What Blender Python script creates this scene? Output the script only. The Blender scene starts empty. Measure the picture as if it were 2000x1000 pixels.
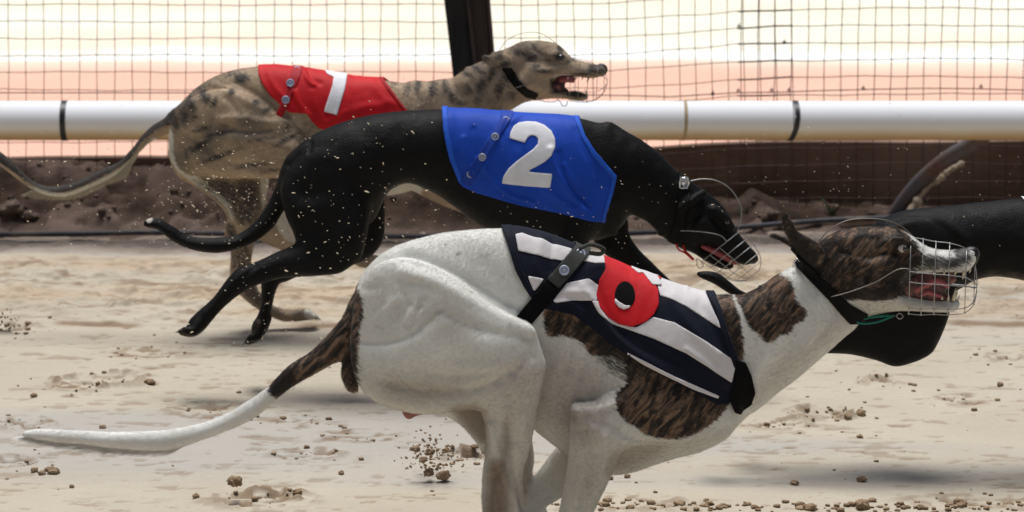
import bpy, math, random
import numpy as np
from mathutils import Vector

S = bpy.context.scene
R = math.radians

# ---------------------------------------------------------------- camera, sky, sun, exposure
CAM_H, F_PX, PITCH = 1.67, 6111.0, math.atan(1205/6111.0)
cam_d = bpy.data.cameras.new("camera")
cam = bpy.data.objects.new("camera", cam_d)
S.collection.objects.link(cam)
cam.location = (0, 0, CAM_H)
cam.rotation_euler = (R(90) - PITCH, 0, 0)
cam_d.sensor_width = 36
cam_d.lens = F_PX/2000*36
cam_d.clip_start, cam_d.clip_end = 0.1, 3000
cam_d.dof.use_dof = True
cam_d.dof.focus_distance = 5.9
cam_d.dof.aperture_fstop = 7.5
S.camera = cam

SUN_EL, SUN_AZ = R(80), R(-20)      # azimuth measured from +Y towards +X
world = bpy.data.worlds.new("World"); S.world = world
world.use_nodes = True
wn = world.node_tree.nodes; wl = world.node_tree.links
wn.clear()
wo = wn.new('ShaderNodeOutputWorld'); wb = wn.new('ShaderNodeBackground'); ws = wn.new('ShaderNodeTexSky')
ws.sky_type = 'NISHITA'; ws.sun_disc = False
ws.sun_elevation = SUN_EL; ws.sun_rotation = SUN_AZ
ws.air_density = 1.6; ws.dust_density = 4.0
wb.inputs['Strength'].default_value = 0.038
wl.new(ws.outputs[0], wb.inputs['Color']); wl.new(wb.outputs[0], wo.inputs[0])
sun_d = bpy.data.lights.new("sun", 'SUN'); sun = bpy.data.objects.new("sun", sun_d)
S.collection.objects.link(sun)
sun_d.energy = 3.0; sun_d.angle = R(27); sun_d.color = (1, .985, .965)
sv = Vector((math.sin(SUN_AZ)*math.cos(SUN_EL), math.cos(SUN_AZ)*math.cos(SUN_EL), math.sin(SUN_EL)))
sun.rotation_euler = sv.to_track_quat('Z', 'Y').to_euler()
sun.location = (0, 0, 20)
S.view_settings.view_transform = 'Standard'
S.view_settings.look = 'None'
S.view_settings.exposure = 0.34
S.view_settings.gamma = 1

# ---------------------------------------------------------------- picture geometry -> world
def W(px, py, Y):
    """point of the vertical plane at distance Y"""
    a = (px-1000)/F_PX; b = (500-py)/F_PX
    c, s = math.cos(PITCH), math.sin(PITCH)
    dy = c + b*s; dz = -s + b*c
    return np.array([a/dy*Y, Y, CAM_H + dz/dy*Y])
def XZ(pts, Y):
    return np.array([[W(p[0], p[1], Y)[0], W(p[0], p[1], Y)[2]] for p in pts])
def G(px, py, z=0.0):
    """point of a level surface at height z"""
    b = (500-py)/F_PX; c, s = math.cos(PITCH), math.sin(PITCH)
    t = (z-CAM_H)/(-s + b*c)
    return np.array([(px-1000)/F_PX*t, (c+b*s)*t, z])

# ---------------------------------------------------------------- noise
def _hash(ix, iy, iz, seed):
    n = (ix.astype(np.int64)*374761393 + iy.astype(np.int64)*668265263 + iz.astype(np.int64)*2147483647 + seed*1274126177) & 0xffffffff
    n = ((n ^ (n >> 13))*1274126177) & 0xffffffff
    n = (n ^ (n >> 16))
    n = (n*1597334677) & 0xffffffff
    return ((n ^ (n >> 15)) & 0xffff)/65535.0
def vnoise(x, y, seed=0, z=None):
    x = np.asarray(x, float); y = np.asarray(y, float)
    z = np.zeros_like(x) if z is None else np.asarray(z, float)
    xi, yi, zi = np.floor(x), np.floor(y), np.floor(z)
    fx, fy, fz = x-xi, y-yi, z-zi
    fx = fx*fx*(3-2*fx); fy = fy*fy*(3-2*fy); fz = fz*fz*(3-2*fz)
    r = 0
    for k in ((0, 1) if np.any(fz > 0) else (0,)):
        wz = fz if k else 1-fz
        for i in (0, 1):
            for j in (0, 1):
                r = r + _hash(xi+i, yi+j, zi+k, seed)*(fx if i else 1-fx)*(fy if j else 1-fy)*wz
    return r
def fbm(x, y, seed=0, oct=4, z=None, gain=.5):
    r = 0; a = 1; t = 0
    for o in range(oct):
        r = r + a*vnoise(x*2**o, y*2**o, seed+o*7, None if z is None else z*2**o); t += a; a *= gain
    return r/t
def sstep(a, b, x):
    t = np.clip((x-a)/(b-a), 0, 1); return t*t*(3-2*t)

# ---------------------------------------------------------------- objects
def mesh_np(name, V, Fc, smooth=True):
    V = np.asarray(V, np.float32); Fc = np.asarray(Fc, np.int32)
    me = bpy.data.meshes.new(name)
    me.vertices.add(len(V)); me.vertices.foreach_set('co', V.ravel())
    k = Fc.shape[1]
    me.loops.add(Fc.size); me.loops.foreach_set('vertex_index', Fc.ravel())
    me.polygons.add(len(Fc))
    me.polygons.foreach_set('loop_start', np.arange(0, Fc.size, k, dtype=np.int32))
    if smooth: me.polygons.foreach_set('use_smooth', np.ones(len(Fc), bool))
    me.update(calc_edges=True); me.validate()
    return me
def link(name, me, mat=None, parent=None, loc=None):
    o = bpy.data.objects.new(name, me); S.collection.objects.link(o)
    if mat: me.materials.append(mat)
    if parent: o.parent = parent
    if loc is not None: o.location = loc
    return o
def empty(name, loc, label, cat, group=None):
    o = bpy.data.objects.new(name, None); S.collection.objects.link(o)
    o.location = loc; o.empty_display_size = .1
    tag(o, label, cat, group); return o
def tag(o, label=None, cat=None, group=None, kind=None):
    if label: o['label'] = label
    if cat: o['category'] = cat
    if group: o['group'] = group
    if kind: o['kind'] = kind
    return o
def attr(me, name, arr):
    a = me.attributes.new(name, 'FLOAT', 'POINT'); a.data.foreach_set('value', np.asarray(arr, np.float32))

class MB:
    """collects tubes, boxes, discs into one mesh"""
    def __init__(s): s.V = []; s.F = []; s.n = 0
    def add(s, V, F):
        s.V += [tuple(v) for v in V]; s.F += [tuple(i+s.n for i in f) for f in F]; s.n += len(V)
    def tube(s, P, r, sides=6, cap=True, flat=1.0, closed=False):
        P = [Vector(p) for p in P]; n = len(P)
        if not hasattr(r, '__len__'): r = [r]*n
        T = []
        for i in range(n):
            a = P[(i-1) % n] if closed else P[max(i-1, 0)]; b = P[(i+1) % n] if closed else P[min(i+1, n-1)]
            T.append((b-a).normalized() if (b-a).length > 1e-9 else Vector((1, 0, 0)))
        u = T[0].orthogonal().normalized(); V = []
        for i in range(n):
            u = (u - T[i]*u.dot(T[i]))
            if u.length < 1e-6: u = T[i].orthogonal()
            u.normalize(); w = T[i].cross(u)
            for k in range(sides):
                t = 2*math.pi*k/sides
                V.append(P[i] + (u*math.cos(t) + w*math.sin(t)*flat)*r[i])
        F = []
        for i in range(n if closed else n-1):
            i2 = (i+1) % n
            for k in range(sides):
                F.append((i*sides+k, i*sides+(k+1) % sides, i2*sides+(k+1) % sides, i2*sides+k))
        if cap and not closed:
            F.append(tuple(range(sides))[::-1]); F.append(tuple((n-1)*sides+k for k in range(sides)))
        s.add(V, F)
    def box(s, c, d, rot=None):
        c = Vector(c); V = []
        for x in (-1, 1):
            for y in (-1, 1):
                for z in (-1, 1):
                    v = Vector((x*d[0]/2, y*d[1]/2, z*d[2]/2))
                    if rot: v = rot @ v
                    V.append(c+v)
        s.add(V, [(0, 1, 3, 2), (4, 6, 7, 5), (0, 4, 5, 1), (2, 3, 7, 6), (0, 2, 6, 4), (1, 5, 7, 3)])
    def build(s, name, mat, parent=None, smooth=True, loc=(0, 0, 0), bevel=0):
        me = bpy.data.meshes.new(name)
        me.from_pydata([(v[0]-loc[0], v[1]-loc[1], v[2]-loc[2]) for v in s.V], [], s.F); me.update()
        if smooth:
            me.polygons.foreach_set('use_smooth', np.ones(len(me.polygons), bool))
        o = link(name, me, mat, parent, loc if parent is None else None)
        if bevel:
            b = o.modifiers.new('bevel', 'BEVEL'); b.width = bevel; b.segments = 2; b.limit_method = 'ANGLE'
        return o
def cr(P, n=6, closed=False):
    """Catmull-Rom through points of any dimension"""
    P = np.asarray(P, float); m = len(P); out = []
    for i in range(m if closed else m-1):
        p1, p2 = P[i], P[(i+1) % m]
        p0 = P[i-1] if (i > 0 or closed) else 2*p1-p2
        p3 = P[(i+2) % m] if (i+2 < m or closed) else 2*p2-p1
        for k in range(n):
            t = k/n
            out.append(.5*(2*p1 + (p2-p0)*t + (2*p0-5*p1+4*p2-p3)*t*t + (3*p1-p0-3*p2+p3)*t**3))
    if not closed: out.append(P[-1])
    return np.array(out)

# ---------------------------------------------------------------- materials
def mat(name, col=(.5, .5, .5), rough=.6, spec=.5, metal=0):
    m = bpy.data.materials.new(name); m.use_nodes = True
    b = m.node_tree.nodes['Principled BSDF']
    b.inputs['Base Color'].default_value = (*col, 1); b.inputs['Roughness'].default_value = rough
    b.inputs['Specular IOR Level'].default_value = spec; b.inputs['Metallic'].default_value = metal
    return m
class NT:
    """tiny helper for node graphs"""
    def __init__(s, m):
        s.m = m; s.t = m.node_tree; s.b = s.t.nodes['Principled BSDF']
    def n(s, kind, **kw):
        x = s.t.nodes.new('ShaderNode'+kind)
        for k, v in kw.items():
            if k in x.inputs.keys(): x.inputs[k].default_value = v
            else: setattr(x, k, v)
        return x
    def l(s, a, b): s.t.links.new(a, b)
    def coord(s, scale=(1, 1, 1), rot=(0, 0, 0)):
        c = s.n('TexCoord'); mp = s.n('Mapping'); mp.inputs['Scale'].default_value = scale; mp.inputs['Rotation'].default_value = rot
        s.l(c.outputs['Object'], mp.inputs['Vector']); return mp.outputs[0]
    def coord2(s, scale, ang):
        c = s.n('TexCoord'); mp = s.n('Mapping'); mp.vector_type = 'TEXTURE'; mp.inputs['Scale'].default_value = tuple(1/k for k in scale); mp.inputs['Rotation'].default_value = (0, ang, 0)
        s.l(c.outputs['Object'], mp.inputs['Vector']); return mp.outputs[0]
    def noise(s, scale, vec=None, detail=4, rough=.55, dist=0):
        x = s.n('TexNoise', Scale=scale, Detail=detail, Roughness=rough, Distortion=dist)
        s.l(vec if vec is not None else s.coord(), x.inputs['Vector']); return x.outputs['Fac']
    def ramp(s, fac, stops):
        r = s.n('ValToRGB'); e = r.color_ramp.elements
        while len(e) < len(stops): e.new(.5)
        for i, (p, c) in enumerate(stops):
            e[i].position = p; e[i].color = (*c, 1) if len(c) == 3 else c
        s.l(fac, r.inputs[0]); return r.outputs[0]
    def mix(s, fac, a, b, mode='MIX'):
        x = s.n('Mix', data_type='RGBA', blend_type=mode)
        for v, i in ((fac, 0), (a, 6), (b, 7)):
            if hasattr(v, 'links'): s.l(v, x.inputs[i])
            elif i: x.inputs[i].default_value = (*v, 1)
            else: x.inputs[i].default_value = v
        return x.outputs[2]
    def math(s, op, a, b=0.0, c=0.0, clamp=False):
        x = s.n('Math', operation=op, use_clamp=clamp)
        for v, i in ((a, 0), (b, 1), (c, 2)):
            if hasattr(v, 'links'): s.l(v, x.inputs[i])
            else: x.inputs[i].default_value = v
        return x.outputs[0]
    def attr(s, name):
        return s.n('Attribute', attribute_name=name).outputs['Fac']
    def step(s, v, a, b):
        x = s.n('MapRange', interpolation_type='SMOOTHSTEP'); x.inputs['From Min'].default_value = a; x.inputs['From Max'].default_value = b
        s.l(v, x.inputs['Value']); return x.outputs[0]
    def color(s, c): s.l(c, s.b.inputs['Base Color'])
    def bump(s, h, dist=.001, strength=1.0, prev=None):
        b = s.n('Bump', Distance=dist, Strength=strength); s.l(h, b.inputs['Height'])
        if prev is not None: s.l(prev, b.inputs['Normal'])
        s.l(b.outputs[0], s.b.inputs['Normal']); return b.outputs[0]

# ---------------------------------------------------------------- sculpting: volumes joined smoothly, then meshed
def seg_d(P, poly, closed=True, want=False):
    """distance (signed when closed) of points to a polyline"""
    n = len(poly); best = np.full(len(P), 1e9); par = np.zeros(len(P), bool); near = np.zeros_like(P)
    for i in range(n if closed else n-1):
        a = poly[i]; b = poly[(i+1) % n]; e = b-a; L = e@e
        if L < 1e-16: continue
        w = P-a; t = np.clip((w@e)/L, 0, 1); d = w - t[:, None]*e; dd = (d*d).sum(1)
        m = dd < best; best[m] = dd[m]
        if want: near[m] = (a + t[:, None]*e)[m]
        if closed:
            c = (a[1] > P[:, 1]) != (b[1] > P[:, 1])
            if c.any():
                with np.errstate(divide='ignore', invalid='ignore'):
                    xi = a[0] + (P[:, 1]-a[1])*e[0]/e[1]
                par ^= c & (P[:, 0] < xi)
    d = np.sqrt(best)
    if closed: d = np.where(par, -d, d)
    return (d, near) if want else d
def blur2(a, n=1):
    for _ in range(n):
        p = np.pad(a, 1, mode='edge'); a = (p[:-2, 1:-1]+p[2:, 1:-1]+p[1:-1, :-2]+p[1:-1, 2:]+4*p[1:-1, 1:-1])/8
    return a
def poisson(mask, h):
    """u with laplacian -1 inside the mask, 0 outside (conjugate gradients)"""
    b = np.where(mask, h*h, 0.0)
    def A(u):
        p = np.pad(u, 1); return np.where(mask, 4*u-p[:-2, 1:-1]-p[2:, 1:-1]-p[1:-1, :-2]-p[1:-1, 2:], 0)
    x = np.zeros_like(b); r = b.copy(); p = r.copy(); rs = (r*r).sum(); rs0 = rs
    for i in range(900):
        Ap = A(p); al = rs/max((p*Ap).sum(), 1e-30); x += al*p; r -= al*Ap; rn = (r*r).sum()
        if rn < rs0*1e-8: break
        p = r + rn/rs*p; rs = rn
    return x
def up2(a, nx, nz):
    X = np.arange(nx)/2.0; Z = np.arange(nz)/2.0
    x0 = np.minimum(X.astype(int), a.shape[0]-1); x1 = np.minimum(x0+1, a.shape[0]-1); fx = (X-x0)[:, None]
    z0 = np.minimum(Z.astype(int), a.shape[1]-1); z1 = np.minimum(z0+1, a.shape[1]-1); fz = (Z-z0)[None, :]
    return (a[np.ix_(x0, z0)]*(1-fx)*(1-fz)+a[np.ix_(x1, z0)]*fx*(1-fz)+a[np.ix_(x0, z1)]*(1-fx)*fz+a[np.ix_(x1, z1)]*fx*fz)

class Sculpt:
    def __init__(s, Y, box, dep, h):
        """box in picture px at distance Y, dep = (y0, y1) about it, h = cell"""
        s.Y, s.h = Y, h
        a = W(box[0], box[3], Y); b = W(box[2], box[1], Y)
        s.x = np.arange(a[0], b[0], h); s.z = np.arange(a[2], b[2], h); s.y = np.arange(Y+dep[0], Y+dep[1], h)
        s.o = np.array([s.x[0], s.y[0], s.z[0]])
    def new(s): return np.full((len(s.x), len(s.y), len(s.z)), .06, np.float32)
    def _ctrl(s, c, Xg, Zg):
        P = XZ([(p[0], p[1]) for p in c], s.Y)
        w = [1/((Xg-p[0])**2+(Zg-p[1])**2+1e-4)**1.5 for p in P]; t = sum(w)
        return sum(wi*q[2] for wi, q in zip(w, c))/t, sum(wi*q[3] for wi, q in zip(w, c))/t
    def _comb(s, F, sl, D, k, op):
        A = F[sl]
        if op == 'add':
            hh = np.clip(.5+.5*(A-D)/k, 0, 1); F[sl] = A*(1-hh)+D*hh-k*hh*(1-hh)
        else:
            D = -D; hh = np.clip(.5-.5*(A-D)/k, 0, 1); F[sl] = A*(1-hh)+D*hh+k*hh*(1-hh)
    def puff(s, F, poly, yc=0., ratio=.6, k=.012, op='add', sm=5, ctrl=None):
        """a volume whose side outline is the polygon and whose cross-sections are round"""
        ycm = yc if ctrl is None else float(np.mean([c[2] for c in ctrl]))
        P = cr(XZ(poly, s.Y+ycm), sm, True) if sm > 1 else XZ(poly, s.Y+ycm)
        pad = k+.012
        i0 = max(int((P[:, 0].min()-pad-s.x[0])/s.h), 0); i1 = min(int((P[:, 0].max()+pad-s.x[0])/s.h)+2, len(s.x))
        k0 = max(int((P[:, 1].min()-pad-s.z[0])/s.h), 0); k1 = min(int((P[:, 1].max()+pad-s.z[0])/s.h)+2, len(s.z))
        X, Z = np.meshgrid(s.x[i0:i1], s.z[k0:k1], indexing='ij'); nx, nz = X.shape
        d2 = seg_d(np.stack([X.ravel(), Z.ravel()], 1), P).reshape(nx, nz)
        dc = d2[::2, ::2]; hc = s.h*2; m = dc < 0
        v = 2*poisson(m, hc)
        q = np.where(m, v/np.maximum(-dc, hc*.5), 0); mm = (m & (dc < -hc*.4)).astype(float)
        num = q*mm; den = mm.copy(); qe = np.where(mm > 0, q, 0)
        for _ in range(14):
            num = blur2(num); den = blur2(den)
        qe = num/np.maximum(den, 1e-9); qe = np.where(den > 1e-6, qe, .02)
        vf = up2(v, nx, nz); qf = up2(blur2(qe, 2), nx, nz)
        w = sstep(hc*1.2, hc*4, -d2)
        v = blur2((1-w)*(-d2*qf) + w*vf, 2)
        if ctrl is None: yy, rr = yc, ratio
        else: yy, rr = s._ctrl(ctrl, X, Z)
        gx, gz = np.gradient(v, s.h); g2 = gx*gx+gz*gz
        hm = math.sqrt(max(v.max(), 1e-6))*np.max(rr); yl, yh = np.min(yy)-hm-pad+s.Y, np.max(yy)+hm+pad+s.Y
        j0 = max(int((yl-s.y[0])/s.h), 0); j1 = min(int((yh-s.y[0])/s.h)+2, len(s.y))
        yr = ((s.y[None, j0:j1, None]-s.Y) - (yy if np.isscalar(yy) else yy[:, None, :]))
        R_ = (rr if np.isscalar(rr) else rr[:, None, :])
        yp = yr/R_
        D = (yp*yp - v[:, None, :])/np.sqrt(g2[:, None, :]+4*(yp/R_)**2+2e-5)
        D = np.clip(D, -.05, .06).astype(np.float32)
        s._comb(F, (slice(i0, i1), slice(j0, j1), slice(k0, k1)), D, k, op)
        return F
    def chain(s, F, pts, k=.006, op='add', sy=1.0, n=4):
        """tapered limb; pts = (px, py, yoff, radius px)"""
        u = W(1000, 500, s.Y)[2]-W(1000, 501, s.Y)[2]
        Q = np.array([[*W(p[0], p[1], s.Y+p[2]), p[3]*u] for p in pts])
        if len(Q) > 2: Q = cr(Q, n)
        if len(Q) == 1: Q = np.vstack([Q, Q+1e-5])
        pad = k+.012; r = Q[:, 3].max()+pad
        lo = Q[:, :3].min(0)-r; hi = Q[:, :3].max(0)+r
        sl = []
        for ax, a in enumerate((s.x, s.y, s.z)):
            sl.append(slice(max(int((lo[ax]-a[0])/s.h), 0), min(int((hi[ax]-a[0])/s.h)+2, len(a))))
        if any(q.start >= q.stop for q in sl): return F
        X = s.x[sl[0]][:, None, None]; Yg = s.y[sl[1]][None, :, None]; Z = s.z[sl[2]][None, None, :]
        D = None
        for i in range(len(Q)-1):
            a, b = Q[i], Q[i+1]; e = b[:3]-a[:3]; L = e@e+1e-12
            t = np.clip(((X-a[0])*e[0]+(Yg-a[1])*e[1]+(Z-a[2])*e[2])/L, 0, 1)
            d = np.sqrt((X-a[0]-t*e[0])**2+((Yg-a[1]-t*e[1])/sy)**2+(Z-a[2]-t*e[2])**2)-(a[3]+(b[3]-a[3])*t)
            D = d if D is None else np.minimum(D, d)
        s._comb(F, tuple(sl), D.astype(np.float32), k, op); return F
    def sample(s, F, P):
        q = (P-s.o)/s.h; n = np.array(F.shape)-2; i = np.clip(np.floor(q).astype(int), 0, n); f = np.clip(q-i, 0, 1)
        r = 0
        for a in (0, 1):
            for b in (0, 1):
                for c in (0, 1):
                    w = (f[:, 0] if a else 1-f[:, 0])*(f[:, 1] if b else 1-f[:, 1])*(f[:, 2] if c else 1-f[:, 2])
                    r = r+w*F[i[:, 0]+a, i[:, 1]+b, i[:, 2]+c]
        return r
    def grad(s, F, P):
        e = s.h; g = np.stack([s.sample(F, P+d)-s.sample(F, P-d) for d in np.eye(3)*e], 1)/(2*e)
        return g
    def surf(s, F, iso=0., off=(0, 0, 0)):
        """surface nets"""
        Fi = F-iso if iso else F
        ins = (Fi < 0); u = ins.astype(np.uint8); c = 0
        for a in (0, 1):
            for b in (0, 1):
                for d in (0, 1):
                    c = c+u[a:u.shape[0]-1+a, b:u.shape[1]-1+b, d:u.shape[2]-1+d]
        act = (c > 0) & (c < 8); I = np.argwhere(act); idx = np.full(act.shape, -1, np.int32); idx[act] = np.arange(len(I))
        cor = [(a, b, d) for a in (0, 1) for b in (0, 1) for d in (0, 1)]
        val = [Fi[I[:, 0]+a, I[:, 1]+b, I[:, 2]+d] for a, b, d in cor]
        acc = np.zeros((len(I), 3)); cnt = np.zeros(len(I))
        for m in range(8):
            for n in range(m+1, 8):
                df = [n_-m_ for m_, n_ in zip(cor[m], cor[n])]
                if sum(abs(x) for x in df) != 1: continue
                va, vb = val[m], val[n]; cx = (va < 0) != (vb < 0)
                t = np.where(cx, va/np.where(cx, va-vb, 1), 0)
                p = np.array(cor[m])[None]+t[:, None]*np.array(df)[None]
                acc += p*cx[:, None]; cnt += cx
        V = s.o + (I+np.array(off)+acc/np.maximum(cnt, 1)[:, None])*s.h
        Q = []
        for ax in range(3):
            sl0 = [slice(1, -1)]*3; sl0[ax] = slice(0, -1); sl1 = list(sl0); sl1[ax] = slice(1, None)
            a = ins[tuple(sl0)]; b = ins[tuple(sl1)]
            for flip, mk in ((False, a & ~b), (True, ~a & b)):
                E = np.argwhere(mk)
                if not len(E): continue
                E = E+np.array([0 if k == ax else 1 for k in range(3)])
                o1, o2 = [k for k in range(3) if k != ax]
                def cell(d1, d2):
                    e = E.copy(); e[:, o1] -= d1; e[:, o2] -= d2; return idx[e[:, 0], e[:, 1], e[:, 2]]
                q = np.stack([cell(1, 1), cell(0, 1), cell(0, 0), cell(1, 0)], 1)
                if flip != (ax == 1): q = q[:, ::-1]
                Q.append(q)
        Q = np.vstack(Q); Q = Q[(Q >= 0).all(1)]
        return V, Q
def smooth_v(V, Q, it=2, lam=.5, lock=None):
    E = np.vstack([Q[:, [0, 1]], Q[:, [1, 2]], Q[:, [2, 3]], Q[:, [3, 0]]]); E = np.vstack([E, E[:, ::-1]])
    n = len(V); deg = np.maximum(np.bincount(E[:, 0], minlength=n), 1)
    for _ in range(it):
        A = np.stack([np.bincount(E[:, 0], weights=V[E[:, 1], k], minlength=n)/deg for k in range(3)], 1)
        N = V+lam*(A-V)
        if lock is not None: N[lock] = V[lock]
        V = N
    return V
def normals(V, Q):
    n = np.cross(V[Q[:, 2]]-V[Q[:, 0]], V[Q[:, 3]]-V[Q[:, 1]]); N = np.zeros_like(V)
    for k in range(4):
        for a in range(3): N[:, a] += np.bincount(Q[:, k], weights=n[:, a], minlength=len(V))
    return N/np.maximum(np.linalg.norm(N, axis=1, keepdims=True), 1e-12)
def largest(V, Q, frac=.02):
    """drops loose crumbs of surface"""
    E = np.vstack([Q[:, [0, 1]], Q[:, [1, 2]], Q[:, [2, 3]], Q[:, [3, 0]]]); lab = np.arange(len(V))
    while True:
        m = np.minimum(lab[E[:, 0]], lab[E[:, 1]]); new = lab.copy(); np.minimum.at(new, lab[E[:, 0]], m); np.minimum.at(new, lab[E[:, 1]], m); new = new[new]
        if (new == lab).all(): break
        lab = new
    cnt = np.bincount(lab, minlength=len(V)); ok = cnt[lab[Q[:, 0]]] > frac*cnt.max()
    return keep(V, Q[ok], None)
def keep(V, Q, used):
    m = -np.ones(len(V), int); u = np.unique(Q); m[u] = np.arange(len(u)); return V[u], m[Q]

FOLD, FSIG = 1.15, 1.12
def folds(V, N, Y, items, ynear=-.07):
    """ridges (+) and grooves (-) along lines on the near side: (points, sigma px, mm)"""
    u = W(1000, 500, Y)[2]-W(1000, 501, Y)[2]; out = np.zeros(len(V)); P = V[:, [0, 2]]
    fw = np.clip(-N[:, 1]*1.6+.1, 0, 1)
    for pts, sg, mm in items:
        L = cr(XZ(pts, Y+ynear), 4); sgm = sg*u*(FSIG if sg > 5 else 1)
        lo, hi = L.min(0)-3*sgm, L.max(0)+3*sgm
        m = ((P > lo) & (P < hi)).all(1)
        if not m.any(): continue
        d = seg_d(P[m], L, closed=False); out[m] += FOLD*mm*.001*np.exp(-(d/sgm)**2)*fw[m]
    return out
def shell(sc, F, poly, off, ynear=-.07, side='both', disp=None, thick=.0015, name='cloth', mat_=None, parent=None, org=(0, 0, 0), sm=1, yc=0., warp=0):
    """sheet lying on a sculpted volume, cut to an outline"""
    P = XZ(poly, sc.Y+ynear)
    if sm > 1: P = cr(P, sm, True)
    pad = .015
    i0 = max(int((P[:, 0].min()-pad-sc.x[0])/sc.h), 0); i1 = min(int((P[:, 0].max()+pad-sc.x[0])/sc.h)+2, len(sc.x))
    k0 = max(int((P[:, 1].min()-pad-sc.z[0])/sc.h), 0); k1 = min(int((P[:, 1].max()+pad-sc.z[0])/sc.h)+2, len(sc.z))
    Fs = F[i0:i1, :, k0:k1]
    V, Q = sc.surf(Fs, off, (i0, 0, k0))
    V = smooth_v(V, Q, 2)
    N = normals(V, Q); g = seg_d(V[:, [0, 2]], P)
    ok = g[Q].mean(1) < 0
    if side == 'near': ok &= (N[Q][:, :, 1].mean(1) < .4) & (V[Q][:, :, 1].mean(1) < sc.Y+.05)
    Q = Q[ok]; V, Q = keep(V, Q, None)
    E = np.vstack([Q[:, [0, 1]], Q[:, [1, 2]], Q[:, [2, 3]], Q[:, [3, 0]]]); Es = np.sort(E, 1)
    _, inv, cnt = np.unique(Es, axis=0, return_inverse=True, return_counts=True)
    bv = np.unique(Es[cnt[inv.ravel()] == 1])
    g, near = seg_d(V[bv][:, [0, 2]], P, want=True)
    bb = bv[np.abs(g) < sc.h*1.6]; near = near[np.abs(g) < sc.h*1.6]
    for _ in range(3):
        V[bb, 0] = near[:, 0]; V[bb, 2] = near[:, 1]
        gr = sc.grad(F, V[bb]); val = sc.sample(F, V[bb])-off
        gy = gr[:, 1]; good = np.abs(gy) > .25
        V[bb[good], 1] -= np.clip(val[good]/gy[good], -.004, .004)
    V = smooth_v(V, Q, 2, .4, lock=bb)
    N = normals(V, Q)
    if disp is not None: V = V+N*np.maximum(disp(V, N), -.0024)[:, None]
    me = mesh_np(name, V-np.array(org), Q)
    o = link(name, me, mat_, parent)
    if thick:
        md = o.modifiers.new('thickness', 'SOLIDIFY'); md.thickness = thick; md.offset = -1
    return o

# ================================================================ THE PLACE
# ---------------------------------------------------------------- track sand
def axis(lo, a, b, hi, step, grow=1.35):
    m = list(np.arange(a, b, step)); l = []; d = step; x = a
    while x > lo: d *= grow; x -= d; l.append(x)
    r = []; d = step; x = m[-1]
    while x < hi: d *= grow; x += d; r.append(x)
    return np.array(l[::-1]+m+r)
gx_ = axis(-60, -1.9, 1.9, 60, .0045); gy_ = axis(-12, 5.75, 9.02, 9.1, .0055)
GX, GY = np.meshgrid(gx_, gy_, indexing='ij')
def band(y0, y1, s=.05): return sstep(y0-s, y0+s, GY)*(1-sstep(y1-s, y1+s, GY))
churn = band(G(0, 628)[1], G(0, 505)[1], .12)           # trampled strip beside the rail
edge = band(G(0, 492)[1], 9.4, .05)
n_lo = fbm(GX*1.2, GY*3.5, 3, 3); n_m = fbm(GX*9, GY*22, 11, 4); n_h = fbm(GX*40, GY*60, 23, 3)
rip = fbm(GX*2.5, GY*40, 31, 3)
Z = (n_lo-.5)*.02 + (n_m-.5)*.006 + (n_h-.5)*.0016 + (rip-.5)*.003
cl = sstep(.55, .8, fbm(GX*14, GY*20, 41, 3))
Z += churn*(cl*.014 + (n_m-.5)*.016 + (n_h-.5)*.007) + edge*((n_m-.5)*.02+(n_h-.5)*.008)
damp = churn*sstep(.45, .75, fbm(GX*11, GY*26, 53, 4))*.75
gold = churn*sstep(.4, .62, fbm(GX*1.6, GY*5, 61, 3))
grey = np.clip(sstep(.5, .72, fbm(GX*.5+.3, GY*3.2, 71, 3))*.8 + band(G(0, 500)[1], G(0, 478)[1], .03)*.9*sstep(.3, .6, fbm(GX*2, GY*9, 75, 3)), 0, 1)
# the grader's ridge along the track
ry = G(0, 636)[1] + .012*np.sin(GX*3.1)+.02*(fbm(GX*3, GX*0, 81, 3)-.5)
rd = (GY-ry)
Z += .008*sstep(-.004, .02, rd)*(1-churn*.5)*(1-sstep(.1, .5, rd)) ; damp += np.exp(-((rd-.002)/.014)**2)*sstep(.32, .55, fbm(GX*5, GX*0, 83, 3))*1.2
# short cracks and scuffs in the smooth sand
sc1 = sstep(.66, .72, fbm(GX*13, GY*34, 91, 3))*sstep(.5, .62, fbm(GX*1.3, GY*2.2, 93, 2)); sc1 *= (1-churn)*(1-edge)
sc2 = sstep(.70, .75, fbm(GX*22, GY*52, 97, 3))*(1-edge)
damp += sc1*.55+sc2*.5; Z -= .003*sc1+.002*sc2
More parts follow.
